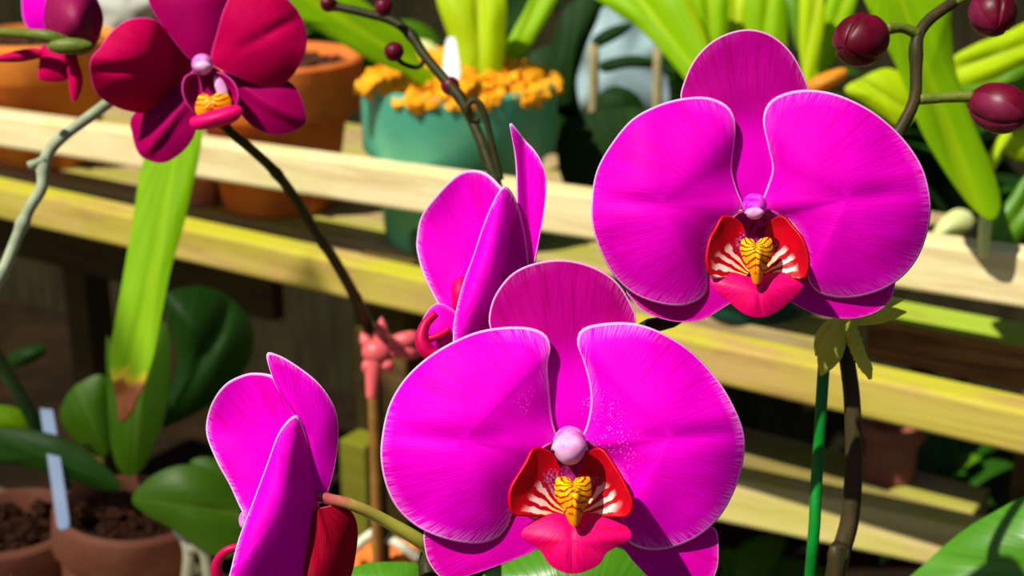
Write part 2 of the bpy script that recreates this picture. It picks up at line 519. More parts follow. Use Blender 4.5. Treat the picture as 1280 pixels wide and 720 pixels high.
# shelf slats behind the lower front rail, level with its top
Lspan = 3.2
def slat(p0, n0, n1, z, th, mat, s0=-1.0, s1=2.2, name='shelf_slat', label=None, parent=None):
    cs = []
    for s in (s0, s1):
        a = p0 + BD * s + BN * n0; b = p0 + BD * s + BN * n1
        cs += [Vector((a.x, a.y, z)), Vector((a.x, a.y, z - th)), Vector((b.x, b.y, z - th)), Vector((b.x, b.y, z))]
    vs, fs = box_geo(cs)
    return bevel(mk(name, vs, fs, mat, parent or bench, smooth=False, label=label), .002)
base = Vector((B_.x, B_.y, 0))
slat(base, .085, .135, ZS + .013, .034, W_ROT, s0=-.6, s1=.14, label='rotten broken slat with bright moss')
slat(base, .052, .105, ZS - .001, .02, W_SLAT, s0=.16, s1=2.2)
for n0 in (.110, .167, .224, .281, .338, .395):
    slat(base, n0, n0 + .054, ZS - .001, .02, W_SLAT, s0=.16)
slat(base, .24, .26, ZS - .14, .055, W_POST, s0=.9, s1=2.2, name='brace_board')
# lower shelf
for n0 in (.24,):
    slat(base, n0 - .09, n0 - .04, ZS - .160, .03, W_SLAT, s0=.06, s1=.4, name='lower_slat')
# posts
def post(px, py, n, w, d, z0, z1, mat, name='post', label=None, s=None):
    q = hit(px, py, ZS) if s is None else base + BD * s + BN * n
    cs = []
    for z in (z0, z1):
        for (i, j) in ((0, 0), (1, 0), (1, 1), (0, 1)):
            v = q + BD * (i - .5) * w + BN * (n + j * d if s is None else j * d)
            cs.append(Vector((v.x, v.y, z)))
    vs, fs = box_geo(cs)
    return bevel(mk(name, vs, fs, mat, bench, smooth=False, label=label), .003)
post(440, 334, .034, .06, .05, 0, ZS - .004, W_POST)
post(1222, 503, .20, .03, .04, 0, ZS - .03, W_POST)
post(-300, 170, .034, .05, .05, 0, ZS - .03, W_POST)
for s in (-.3, .55, 1.5):
    post(0, 0, .44, .05, .05, 0, ZS - .022, W_POST, s=s)
post(462, 344, -.033, .03, .03, 0, ZS - .145, W_MOSSPOST, 'stub_post', 'short post yellow with moss')

# ------------------------------------------------------------------ setting
def quad(name, cs, mat, kind='structure', subdiv=0):
    o = mk(name, cs, [(0, 1, 2, 3)], mat, smooth=False, org=cs[0]); o['kind'] = kind
    return o
FLOORM = plain_mat('dark_earth_floor', (.022, .012, .005), (.010, .006, .003), 6, .95, .05, detail=8)
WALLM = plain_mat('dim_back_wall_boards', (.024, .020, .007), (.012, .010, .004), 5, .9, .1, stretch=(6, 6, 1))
def slab(name, a, b, z0, z1, th, mat):
    n = Vector((b - a).normalized()); n = Vector((-n.y, n.x, 0)) * th
    cs = [Vector((p.x, p.y, z)) + q for p in (a, b) for (z, q) in ((z1, Vector()), (z0, Vector()), (z0, n), (z1, n))]
    vs, fs = box_geo(cs)
    o = mk(name, vs, fs, mat, smooth=False, org=(a.x, a.y, z0)); o['kind'] = 'structure'
    return o
fl_v, fl_f = box_geo([Vector(c) for c in ((-4, -1, 0), (-4, -1, -.05), (-4, 6, -.05), (-4, 6, 0), (4, -1, 0), (4, -1, -.05), (4, 6, -.05), (4, 6, 0))])
fl = mk('floor', fl_v, fl_f, FLOORM, smooth=False, org=(0, 2, 0)); fl['kind'] = 'structure'
cl_v, cl_f = box_geo([Vector((x, y, z)) for x in (-1.40, -.93) for (y, z) in ((.10, 2.3), (.10, 2.296), (.60, 2.296), (.60, 2.3))])
ft = NT('translucent_shade_panel')
f1 = ft.n('ShaderNodeBsdfTransparent'); f1.inputs[0].default_value = (.74, .74, .70, 1)
f2 = ft.n('ShaderNodeBsdfTranslucent'); f2.inputs[0].default_value = (.6, .6, .55, 1)
f3 = ft.n('ShaderNodeMixShader'); f3.inputs[0].default_value = .3
ft.t.links.new(f1.outputs[0], f3.inputs[1]); ft.t.links.new(f2.outputs[0], f3.inputs[2]); ft.t.links.new(f3.outputs[0], ft.out.inputs[0])
cl = mk('added_shade_panel', cl_v, cl_f, ft.m, smooth=False, org=(-1.16, .35, 2.3)); cl['kind'] = 'structure'   # unseen panel, added to dim the sun on the lower-left pot
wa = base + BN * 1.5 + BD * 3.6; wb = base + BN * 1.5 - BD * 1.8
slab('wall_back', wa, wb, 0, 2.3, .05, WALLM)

# ------------------------------------------------------------------ pots
def tilt_M(c, ax=0, ay=0):
    return Matrix.Translation(c) @ Matrix.Rotation(ay, 4, 'Y') @ Matrix.Rotation(ax, 4, 'X')

def pot(name, label, c, rtop, rbot, h, mat, band=.25, lip=.006, wall=.006, M=None, group=None, holes=None, fill=.8):
    o = thing(name, label, 'pot', c, group)
    M = M or Matrix.Translation(c)
    hb = h * (1 - band)
    rb = rbot + (rtop - lip - rbot) * (1 - band)
    prof = [(rbot * .96, 0), (rbot, .004), (rb, hb)]
    rim = [(rb, hb), (rtop - .0015, hb), (rtop, hb + .002), (rtop, h - .003), (rtop - .003, h), (rtop - wall, h), (rtop - wall - .002, h - .004), (rb - wall * .6, hb), (rbot - wall * .4, h * .2), (.001, h * .2)]
    vs, fs = lathe_geo(prof + [(rb - .003, hb + .001)], 72, M)
    mk('pot_body', vs, fs, mat, o)
    vs, fs = lathe_geo(rim, 72, M)
    r = mk('rim', vs, fs, mat, o)
    for ob in o.children:
        md = ob.modifiers.new('es', 'EDGE_SPLIT'); md.split_angle = radians(40)
    if holes:
        for a in holes:
            pos = M @ Vector((cos(a) * (rbot + .0005), sin(a) * (rbot + .0005), h * .10))
            ax = (M.to_3x3() @ Vector((cos(a), sin(a), 0)))
            vs, fs = ellipsoid_geo(pos, ax, .0025, .012, nu=24, nv=12, rw2=.016)
            mk('drainage_hole', vs, fs, GREEND, o, label='dark drainage hole')
    return o

def chips(name, label, c, r, z, n, size, mat, heap=.01, cat='bark', M=None):
    """loose potting chips: nobody could count them"""
    vs, fs = [], []
    for i in range(n):
        a = random.random() * 2 * pi; q = sqrt(random.random()) * r
        h = heap * (1 - (q / r) ** 2) + random.uniform(-.3, .4) * size
        p = Vector((cos(a) * q, sin(a) * q, z + h))
        R = Matrix.Rotation(random.random() * 6.3, 3, Vector((random.gauss(0, 1), random.gauss(0, 1), random.gauss(0, 1) + .01)).normalized())
        s = Vector((random.uniform(.6, 1.3), random.uniform(.5, 1), random.uniform(.35, .8))) * size
        k = len(vs)
        for (x, y, w) in ((-1, -1, -1), (1, -.8, -1), (.9, 1, -.9), (-1, .8, -1), (-.8, -.9, 1), (.8, -1, .8), (1, .7, 1), (-.9, 1, .9)):
            v = R @ Vector((x * s.x, y * s.y, w * s.z)) + p
            vs.append((M @ v) if M else c + v)
        for f in ((3, 2, 1, 0), (4, 5, 6, 7), (0, 1, 5, 4), (1, 2, 6, 5), (2, 3, 7, 6), (3, 0, 4, 7)):
            fs.append(tuple(k + j for j in f))
    o = mk(name, vs, fs, mat, smooth=False, org=c)
    return tag(o, label, cat, kind='stuff')

def on_shelf(px, n):
    lo, hi = 0, 700     # picture rows: far .. near
    for _ in range(60):
        m = (lo + hi) / 2
        q = hit(px, m, ZS)
        if (q - base).dot(BN) > n: lo = m
        else: hi = m
    return hit(px, lo, ZS)
# green pot with amber bark, behind the upper rail
gc = on_shelf(576, .118)
g_pot = pot('plant_pot', 'teal green plastic pot heaped with amber bark behind the upper rail', gc + Vector((0, 0, .0005)), .088, .070, .148, GREENP, band=.42, lip=.005, group='pots on the bench',
            holes=(radians(-118), radians(-60), radians(-20)))
chips('bark_chips', 'amber bark chips heaped in the teal green pot', gc, .088, .142, 700, .0062, BARK, heap=.026)
# the terracotta pot
tc = on_shelf(350, .112)
pot('plant_pot', 'large sunlit terracotta pot with a thick rim beside the teal pot', tc + Vector((0, 0, .0005)), .088, .056, .150, TERRA, band=.34, lip=.008, group='pots on the bench')
chips('potting_soil', 'dark soil filling the large terracotta pot', tc, .076, .136, 160, .006, SOIL, heap=.004, cat='soil')
oc = on_shelf(62, .112)
pot('plant_pot', 'orange terracotta pot behind the wine-red orchid blooms', oc + Vector((0, 0, .0005)), .088, .055, .140, TERRAO, band=.3, lip=.008, group='pots on the bench')
chips('potting_soil', 'dark soil filling the orange terracotta pot', oc, .076, .126, 160, .006, SOIL, heap=.004, cat='soil')
pc = on_shelf(246, .075)
pot('plant_pot', 'small pinkish terracotta pot between the two larger clay pots', pc + Vector((0, 0, .0005)), .031, .025, .058, TERRAP, band=.3, lip=.004, group='pots on the bench')
dc = on_shelf(935, .09)
pot('plant_pot', 'dark bottle green pot standing below the upper-right bloom', dc + Vector((0, 0, .0005)), .050, .044, .13, GREEND, band=.2, lip=.003, group='pots on the bench')
chips('potting_soil', 'dark soil filling the bottle green pot', dc, .042, .118, 60, .005, SOIL, heap=.004, cat='soil')

# ------------------------------------------------------------------ low table in front, carries the near pots
ZT = .775
W_TAB = wood_mat('grey_table_board_wood', (.30, .24, .15), (.20, .15, .09), (.16, .16, .04), .3, Vector((1, 0, 0)))
table = thing('potting_table', 'low grey board table carrying the near orchid pots', 'table', tuple((base + BD * .4 - BN * .5)[:2]) + (0,))
def tb(sv, nv, z):
    q = base + BD * sv + BN * nv
    return Vector((q.x, q.y, z))
for i in range(5):
    n0 = -.80 + i * .118
    vs, fs = box_geo([tb(sv, nv, z) for sv in (-.35, 1.25) for (nv, z) in ((n0, ZT), (n0, ZT - .022), (n0 + .110, ZT - .022), (n0 + .110, ZT))])
    bevel(mk('board', vs, fs, W_TAB, table, smooth=False), .002)
for (sv, nv) in ((-.3, -.76), (1.2, -.76), (-.3, -.26), (1.2, -.26)):
    vs, fs = box_geo([tb(sv + i, nv + j, z) for z in (0, ZT - .022) for (i, j) in ((-.025, -.025), (.025, -.025), (.025, .025), (-.025, .025))])
    bevel(mk('leg', vs, fs, W_TAB, table, smooth=False), .002)

# left pot with blue label and leaves
lc = P(140, 642, 1.0); lc.z = ZT
lh = P(140, 642, 1.0).z - ZT
LM = tilt_M(lc + Vector((0, 0, .006)), ay=radians(7))
pot('plant_pot', 'weathered clay pot with a pale blue tag stuck in it', lc, .0515, .038, lh, TERRAD, band=.30, lip=.0025, wall=.005, M=LM, group='pots on the low table')
chips('potting_soil', 'reddish brown soil in the weathered clay pot', lc, .042, lh - .012, 240, .004, SOIL, heap=.003, cat='soil', M=LM)
l2 = P(10, 620, 1.06); l2h = l2.z - ZT - .02; l2.z = ZT
pot('plant_pot', 'dark clay pot in shade at the left edge', l2, .055, .04, l2h, TERRAD, band=.3, lip=.003, group='pots on the low table')
chips('potting_soil', 'dark soil in the shaded clay pot at the left edge', l2, .046, l2h - .012, 80, .005, SOIL, heap=.003, cat='soil')
# blue tag
tg = thing('plant_tag', 'pale blue plastic tag standing in the weathered clay pot', 'plant tag', P(78, 648, .985))
o = blade('tag_strip', [(51, 516), (54, 512), (62, 512), (67, 517), (76, 575), (86, 645), (86, 660), (74, 662), (70, 645), (60, 575)], (68, 585), (80, 660), .985, TAGB, tg, gy=-.03, thick=.002, rings=6, seg=60)

# bark pot at the bottom, with the brown stake
bc = P(490, 708, .93); bh = bc.z - ZT; bc.z = ZT
pot('plant_pot', 'orange clay pot of bark chips at the foot of the brown stake', bc, .040, .030, bh, TERRAO, band=.3, lip=.003, group='pots on the low table')
chips('bark_chips', 'orange bark chips at the foot of the brown stake', bc, .034, bh - .004, 110, .0055, BARKO, heap=.010)
for i, (a, b) in enumerate((((438, 690), (478, 660)), ((482, 672), (522, 698)))):
    o = tube('plant_root', pxpts([(a[0], a[1], .905), ((a[0] + b[0]) / 2, (a[1] + b[1]) / 2 - 3, .90), (b[0], b[1], .905)]), .0032, ROOT, seg=14)
    tag(o, ('pale root lying on the bark chips, sloping up to the stake', 'pale root lying on the bark chips, sloping down from the stake')[i], 'root', 'pale roots on the bark')
st = tube('plant_stake', pxpts([(472, 712, .91), (471, 640, .89), (469, 560, .875), (466, 470, .86), (463, 405, .85)]), .0036, STAKEB, seg=30)
tag(st, 'thin brown stake held by the salmon pink clip', 'stake')

# ------------------------------------------------------------------ orchid clips
def lobe(pts, r0, r1, mat, parent, name='wing', depthsq=.45):
    """one flat plastic lobe of a clip"""
    vs, fs = tube_geo(pts, [r0, (r0 + r1) / 2, r1, r1 * 1.05, r1 * .7, .0003], 14, 18)
    return mk(name, vs, fs, mat, parent)
ck = thing('plant_clip', 'lime green dragonfly shaped plastic clip under the upper-right bloom', 'clip', P(1058, 405, .485))
D = .487
lobe(pxpts([(1062, 402, D), (1090, 396, D), (1112, 392, D), (1133, 390, D)]), .0018, .0028, CLIPY, ck)
lobe(pxpts([(1062, 398, D + .003), (1088, 388, D + .003), (1110, 378, D + .003), (1131, 374, D + .003)]), .0018, .0024, CLIPY, ck)
lobe(pxpts([(1054, 402, D - .002), (1046, 420, D - .002), (1036, 445, D - .002), (1026, 470, D - .002)]), .0025, .0042, CLIPY, ck)
lobe(pxpts([(1050, 400, D + .002), (1036, 410, D + .002), (1026, 428, D + .002), (1020, 445, D + .002)]), .0018, .0026, CLIPY, ck)
vs, fs = tube_geo(pxpts([(1056, 404, D - .003), (1066, 422, D - .003), (1075, 445, D - .003), (1084, 462, D - .003), (1088, 474, D - .003)]), [.0032, .0026, .0024, .0022, .0021, .0006], 12, 60, [(i / 8 + .1, .16) for i in range(7)])
mk('tail', vs, fs, CLIPY, ck)
vs, fs = ellipsoid_geo(P(1058, 401, D - .001), RIGHT, .0048, .0036)
mk('body', vs, fs, CLIPY, ck)

rk = thing('plant_clip', 'salmon pink dragonfly shaped plastic clip on the brown stake', 'clip', P(470, 440, .845))
D = .84
lobe(pxpts([(474, 440, D), (476, 420, D), (477, 405, D), (477, 396, D)]), .003, .0042, CLIPR, rk)
lobe(pxpts([(468, 440, D), (460, 430, D), (455, 422, D), (451, 415, D)]), .002, .0036, CLIPR, rk)
lobe(pxpts([(478, 438, D), (495, 428, D), (512, 424, D), (528, 420, D + .01)]), .0025, .005, CLIPR, rk)
lobe(pxpts([(478, 442, D), (498, 440, D), (512, 441, D), (526, 443, D + .01)]), .002, .004, CLIPR, rk)
lobe(pxpts([(478, 445, D), (484, 455, D), (486, 462, D), (486, 467, D)]), .002, .0042, CLIPR, rk)
lobe(pxpts([(466, 445, D), (462, 455, D), (459, 462, D), (457, 469, D)]), .002, .0042, CLIPR, rk)
vs, fs = tube_geo(pxpts([(470, 440, D), (467, 460, D), (465, 480, D), (464, 498, D)]), [.006, .0052, .004, .003], 12, 24)
mk('tail', vs, fs, CLIPR, rk)
vs, fs = ellipsoid_geo(P(471, 440, D), RIGHT, .009, .0075)
mk('body', vs, fs, CLIPR, rk)

gs = tube('plant_stake', pxpts([(1031, 440, .492), (1027, 500, .494), (1020, 610, .498), (1012, 730, .502)]) + [Vector((P(1012, 730, .502).x, P(1012, 730, .502).y + .01, ZT + .03))], .0021, STAKEG, seg=30)
tag(gs, 'thin bright green stake beside the dark stem at lower right', 'stake')

# ------------------------------------------------------------------ blooms
def lip(parent, midlobe, mc, lob_l, lcn, lob_r, rcn, cal, calc, base, d, s=1.):
    m = blade('lip', midlobe, mc, base, d - .016, LIPMID, parent, dome=.003, gy=-.006, crease=.0006, thick=.0012, rings=12, seg=80, label='crimson lip')
    for (ol, cn, sg) in ((lob_l, lcn, -1), (lob_r, rcn, 1)):
        blade('side_lobe', ol, cn, base, d - .010, LIPSIDE, m, dome=-.0025, gx=-.013 * sg, thick=.0009, rings=12, seg=72, umul=sg, label='scarlet side lobe')
    xs = [p[0] for p in lob_l] + [p[0] for p in lob_r]; x0, x1 = min(xs), max(xs)
    y0 = min(p[1] for p in lob_l) - 6 * s; y1 = base[1] + 6 * s; w = x1 - x0; cx = (x0 + x1) / 2
    blade('throat', [(cx - w * .22, y0 + 4), (cx, y0 - 2), (cx + w * .22, y0 + 4), (cx + w * .40, (y0 + y1) / 2), (cx + w * .36, y1 - 8), (cx, y1), (cx - w * .36, y1 - 8), (cx - w * .40, (y0 + y1) / 2)],
          (cx, (y0 + y1) / 2), (cx, y1), d + .006, THROAT, m, dome=-.008, seg=64, rings=8, thick=.0008, label='purple mottled throat')
    def bump(x, y, r):
        dx = abs(x - calc[0])
        return -.0035 * (1 - r * r) - .0012 * sin(min(1, dx / (9 * s)) * pi) * (1 - r)
    blade('callus', cal, calc, (calc[0], cal[0][1]), d - .0165, CALLUS, m, gy=-.006, thick=.0006, rings=10, seg=72, extra=bump, label='yellow and red striped crest')
    return m

def column(parent, x, y, rx, ry, d, cap=.8, cy=.05, ch=.62, mat=None):
    sc = d / FPX
    vs, fs = tube_geo([P(x, y - ry * .2, d + .004), P(x, y - ry * .3, d - .004), P(x, y, d - .012), P(x, y + ry * .35, d - .016)], [rx * .9 * sc, rx * sc, rx * 1.02 * sc, rx * .8 * sc, rx * .35 * sc], 24, 24)
    c = mk('column', vs, fs, mat or COLUMN, parent, label='pink column')
    def hood(th, ph):
        return 1 + .10 * sin(ph) - .05 * cos(2 * ph + .6)
    vs, fs = ellipsoid_geo(P(x, y + ry * cy, d - .0155), RIGHT, rx * cap * sc, ry * ch * sc, hood, nu=32)
    mk('anther_cap', vs, fs, ANTHER, c, label='white anther cap')

BG = 'magenta moth orchid blooms'
# --- A : the front bloom
d = .400
A = thing('orchid_flower', 'large magenta orchid bloom at front centre, lowest facing the camera, speckled throat', 'flower', P(712, 560, d + .012), BG)
blade('dorsal_sepal', [(612, 408), (613, 385), (623, 362), (643, 340), (672, 328), (706, 325), (740, 333), (768, 350), (786, 375), (795, 402), (778, 432), (752, 470), (741, 515), (732, 548), (712, 560), (692, 548), (684, 515), (684, 470), (650, 440), (625, 425)],
      (705, 440), (712, 565), d + .0115, SEPA, A, dome=.001, rip=(.001, 3, 1), label='rose dorsal sepal')
blade('petal', [(697, 552), (690, 525), (686, 490), (684, 455), (688, 434), (681, 418), (660, 410), (625, 410), (588, 418), (545, 440), (510, 470), (488, 505), (478, 545), (477, 578), (485, 612), (501, 640), (527, 661), (560, 674), (595, 679), (620, 672), (634, 656), (641, 636), (650, 610), (665, 580), (690, 566)],
      (580, 550), (705, 560), d, MAGA, A, dome=.009, rip=(.0016, 5, .5), crease=.0016)
blade('petal', [(724, 556), (733, 535), (739, 505), (737, 478), (729, 448), (722, 428), (729, 411), (760, 404), (795, 405), (830, 418), (866, 442), (900, 480), (922, 520), (930, 547), (928, 577), (918, 611), (900, 644), (875, 668), (846, 682), (815, 687), (790, 680), (778, 666), (776, 650), (784, 634), (781, 610), (765, 582), (742, 566)],
      (838, 548), (722, 560), d + .0005, MAGA, A, dome=.009, rip=(.0016, 5, 2.2), crease=.0016)
blade('lateral_sepal', [(655, 632), (600, 664), (548, 655), (531, 662), (531, 685), (538, 706), (555, 724), (575, 722), (605, 713), (640, 700), (668, 688), (705, 660), (700, 640)],
      (606, 684), (712, 625), d + .0115, SEPL, A, dome=.0005, label='rose lateral sepal')
blade('lateral_sepal', [(735, 640), (735, 662), (776, 684), (792, 702), (818, 727), (850, 740), (880, 735), (895, 715), (898, 690), (895, 662), (880, 660), (840, 668), (790, 640)],
      (835, 690), (718, 625), d + .012, SEPL, A, dome=.0005, label='rose lateral sepal')
lip(A, [(652, 668), (668, 652), (692, 643), (714, 646), (735, 643), (764, 645), (782, 658), (789, 671), (772, 681), (757, 690), (749, 703), (733, 712), (714, 716), (698, 711), (687, 703), (677, 688), (668, 680)], (714, 678), 
    [(690, 566), (668, 560), (656, 580), (640, 606), (636, 624), (641, 642), (660, 645), (690, 646), (706, 640), (708, 610), (700, 585)], (672, 610),
    [(735, 566), (752, 561), (770, 585), (784, 610), (791, 630), (784, 645), (762, 646), (735, 646), (720, 640), (718, 610), (726, 585)], (755, 610),
    [(716, 604), (722, 598), (735, 596), (738, 606), (737, 622), (730, 634), (726, 645), (722, 655), (718, 657), (714, 655), (709, 645), (704, 634), (696, 622), (694, 606), (698, 597), (710, 598)], (716, 618), (714, 646), d)
column(A, 712, 560, 20, 24, d - .002, cap=.97, cy=.12, ch=.80)
tube('pedicel', [P(712, 562, d + .010), P(722, 550, d + .025), P(760, 470, d + .045), P(800, 413, d + .055), P(838, 402, d + .064), P(880, 378, d + .072), P(960, 352, d + .085), P(1056, 372, .497)], .0023, SPIKE, A, seg=30, label='dark pedicel')

# --- B : upper right bloom
d = .425
B = thing('orchid_flower', 'large magenta orchid bloom at upper right facing the camera on the dark stem', 'flower', P(943, 262, d + .012), BG)
blade('dorsal_sepal', [(851, 125), (857, 97), (870, 72), (890, 52), (915, 40), (940, 37), (965, 45), (988, 65), (1003, 92), (1010, 118), (992, 145), (972, 172), (970, 205), (966, 240), (955, 262), (940, 268), (923, 258), (911, 230), (910, 200), (900, 165), (870, 145)],
      (934, 140), (941, 272), d + .0115, SEP, B, dome=.001, rip=(.0008, 3, 1), label='rose dorsal sepal')
blade('petal', [(928, 256), (921, 238), (914, 210), (917, 180), (919, 160), (916, 143), (905, 130), (882, 122), (851, 124), (820, 133), (790, 150), (765, 180), (748, 210), (741, 240), (740, 275), (748, 306), (765, 340), (790, 365), (820, 378), (850, 382), (872, 375), (883, 362), (882, 335), (885, 307), (897, 283), (920, 266)],
      (825, 255), (936, 260), d, MAG, B, dome=.009, rip=(.0014, 5, .2), crease=.0014)
blade('petal', [(952, 255), (959, 236), (966, 210), (960, 180), (954, 150), (962, 128), (985, 116), (1015, 113), (1050, 120), (1090, 140), (1125, 170), (1150, 205), (1161, 240), (1162, 272), (1152, 310), (1135, 338), (1110, 358), (1080, 369), (1050, 372), (1025, 366), (1012, 352), (1010, 330), (1004, 300), (986, 274), (962, 264)],
      (1060, 248), (945, 260), d + .0005, MAG, B, dome=.009, rip=(.0014, 5, 1.4), crease=.0014)
blade('lateral_sepal', [(785, 358), (795, 380), (815, 394), (845, 402), (876, 400), (905, 384), (935, 362), (930, 335), (890, 345), (840, 345)],
      (858, 372), (940, 325), d + .0115, SEPL, B, dome=.0005, label='rose lateral sepal')
blade('lateral_sepal', [(960, 340), (975, 365), (1000, 384), (1030, 395), (1065, 398), (1095, 390), (1113, 374), (1119, 352), (1117, 343), (1080, 350), (1020, 335)],
      (1050, 368), (945, 325), d + .012, SEPL, B, dome=.0005, label='rose lateral sepal')
lip(B, [(889, 350), (912, 342), (943, 349), (973, 342), (1004, 349), (1000, 362), (985, 377), (966, 391), (947, 396), (928, 390), (910, 374), (895, 362)], (947, 366),
    [(926, 278), (905, 270), (894, 286), (886, 302), (883, 328), (891, 346), (912, 346), (933, 345), (938, 325), (934, 300)], (910, 312),
    [(962, 278), (978, 270), (992, 284), (1004, 300), (1011, 325), (1006, 347), (985, 346), (960, 345), (952, 325), (955, 300)], (982, 312),
    [(945, 306), (950, 300), (962, 298), (965, 308), (963, 322), (957, 332), (953, 342), (950, 352), (946, 355), (942, 352), (939, 342), (934, 332), (929, 322), (926, 308), (930, 299), (940, 300)], (945, 318), (944, 346), d, .85)
column(B, 943, 262, 15, 18, d - .002, cap=.7, cy=.3, ch=.4, mat=COLM)
tube('pedicel', [P(943, 264, d + .010), P(955, 262, d + .03), P(1010, 270, d + .05), P(1062, 300, .498)], .0023, SPIKE, B, seg=24, label='dark pedicel')

# --- C : side bloom behind the front bloom
d = .455
Cc = thing('orchid_flower', 'magenta orchid bloom seen from the side, behind and above the front bloom', 'flower', P(640, 350, d), BG)
blade('petal', [(521, 300), (527, 270), (545, 245), (566, 223), (584, 213), (605, 215), (622, 229), (630, 245), (622, 300), (606, 360), (590, 405), (568, 412), (556, 395), (546, 378), (530, 345), (522, 318)],
      (575, 305), (620, 380), d + .016, SIDE, Cc, dome=-.004, gx=-.012, rip=(.001, 4, 1))
blade('dorsal_sepal', [(637, 155), (644, 160), (655, 174), (670, 190), (680, 210), (683, 230), (680, 265), (674, 300), (667, 335), (655, 370), (640, 380), (636, 330), (645, 270), (646, 236), (644, 195)],
      (660, 260), (648, 385), d + .006, SIDE, Cc, gx=.004, extra=lambda x, y, r: .0022 * exp(-((x - 660 - (y - 250) * .05) / 9) ** 2))
blade('petal', [(627, 235), (637, 238), (648, 262), (656, 300), (660, 345), (655, 395), (635, 440), (600, 455), (570, 445), (567, 420), (569, 398), (579, 357), (592, 322), (609, 272)],
      (612, 345), (640, 420), d - .012, SIDE, Cc, dome=.008, gx=.022)
l = blade('lip', [(549, 380), (532, 394), (524, 418), (526, 440), (540, 449), (556, 446), (575, 430), (590, 410), (575, 395)], (552, 418), (590, 405), d + .008, MAG, Cc, dome=.004, label='magenta lip seen from the side')
tube('lip_edge', pxpts([(545, 392, d + .002), (532, 405, d + .001), (527, 425, d), (536, 441, d), (552, 446, d)]), [.0012, .0018, .0026, .0022], LIPMID, l, seg=24, label='crimson lip rim')
tube('lip_edge', pxpts([(534, 424, d + .001), (548, 420, d + .001), (562, 412, d + .002)]), .0013, LIPMID, l, seg=16, label='crimson lip ridge')
blade('side_lobe', [(579, 347), (568, 352), (565, 370), (568, 386), (578, 388), (584, 365)], (574, 368), (584, 385), d + .006, LIPMID, l, dome=.003, seg=40, rings=6, label='crimson side lobe')
tube('pedicel', pxpts([(642, 372, d + .006), (652, 380, d + .03), (650, 395, .53), (640, 430, .55)]), .0023, PEDG, Cc, seg=20)

# --- D : left bloom from behind
d = .420
Dd = thing('orchid_flower', 'magenta orchid bloom at lower left, seen from behind on a pale green pedicel', 'flower', P(400, 625, d), BG)
blade('petal', [(258, 540), (264, 506), (280, 482), (300, 470), (320, 466), (345, 472), (372, 500), (375, 560), (345, 620), (318, 650), (306, 644), (288, 608), (270, 575)],
      (315, 545), (385, 620), d + .014, SIDE, Dd, dome=-.004, gx=-.012, rip=(.0012, 5, 1))
blade('dorsal_sepal', [(333, 444), (345, 443), (369, 456), (397, 478), (416, 506), (422, 535), (420, 570), (414, 600), (405, 625), (396, 626), (388, 600), (380, 550), (369, 518), (345, 480)],
      (392, 545), (400, 630), d + .002, SIDE, Dd, dome=.003, gx=.006, rip=(.0006, 4, 0))
blade('petal', [(369, 519), (378, 535), (388, 565), (394, 600), (398, 640), (397, 690), (388, 735), (350, 760), (310, 757), (286, 738), (290, 710), (300, 672), (317, 628), (335, 580), (350, 540)],
      (350, 640), (392, 625), d - .012, SIDE, Dd, dome=.008, gx=.020)
blade('lateral_sepal', [(392, 640), (402, 635), (425, 631), (440, 642), (446, 662), (444, 690), (437, 722), (420, 750), (395, 752), (380, 720)],
      (415, 690), (402, 632), d + .001, SEPBACK, Dd, dome=.004, gx=.02, label='red underside of a lateral sepal')
l = tube('lip', pxpts([(318, 684, d + .004), (300, 684, d + .004), (284, 688, d + .004), (273, 700, d + .005), (271, 716, d + .006), (280, 735, d + .008)]), [.0008, .0012, .0014, .0018, .0016], LIPMID, Dd, seg=24, label='curled crimson lip tendril')
vs, fs = ellipsoid_geo(P(306, 650, d + .002), UP, .0028, .0018)
mk('column', vs, fs, COLUMN, Dd)
tube('pedicel', pxpts([(376, 614, d + .006), (396, 619, d + .005), (412, 624, d + .005), (440, 631, d + .006), (480, 650, d + .012), (530, 680, d + .02), (545, 700, d + .03)]), [.0016, .0017, .0018, .0019, .0021, .0023, .0024], PEDI, Dd, seg=30, pv=True, label='pink to yellow-green pedicel')

# --- E : wine red bloom
d = .575
WG = 'wine red moth orchid blooms'
E = thing('orchid_flower', 'wine red orchid bloom with a yellow crest at upper left, facing the camera', 'flower', P(255, 80, d + .012), WG)
blade('dorsal_sepal', [(186, -8), (194, 18), (214, 46), (238, 74), (256, 80), (270, 62), (278, 20), (284, -10), (268, -45), (236, -56), (204, -42)], (236, 10), (254, 84), d + .006, WINE2, E, dome=.004, label='magenta dorsal sepal')
blade('petal', [(246, 78), (228, 56), (208, 38), (190, 24), (162, 25), (140, 40), (125, 60), (113, 76), (115, 100), (125, 120), (150, 135), (180, 141), (206, 138), (226, 117), (242, 96)], (180, 85), (252, 82), d, WINE, E, dome=.012, gx=.022, gy=.016, rip=(.0012, 4, 0), crease=.002)
blade('petal', [(264, 76), (272, 40), (282, 8), (300, -20), (338, -16), (365, 5), (380, 30), (383, 56), (375, 80), (356, 103), (330, 108), (300, 97), (276, 87)], (328, 46), (260, 82), d + .001, WINE, E, dome=.005, gx=.004, gy=.006, rip=(.0012, 4, 1), crease=.0012)
blade('lateral_sepal', [(165, 147), (166, 168), (173, 190), (186, 200), (205, 203), (225, 192), (240, 175), (247, 155), (252, 120), (232, 105), (190, 125)], (208, 158), (254, 100), d + .016, WINE2, E, dome=.004, gx=-.01, crease=-.003, label='deep wine lateral sepal')
blade('lateral_sepal', [(280, 88), (292, 112), (302, 142), (320, 160), (346, 168), (370, 162), (382, 150), (376, 122), (362, 103), (330, 92)], (336, 130), (262, 92), d + .010, WINE2, E, dome=.004, crease=-.002, label='deep wine lateral sepal')
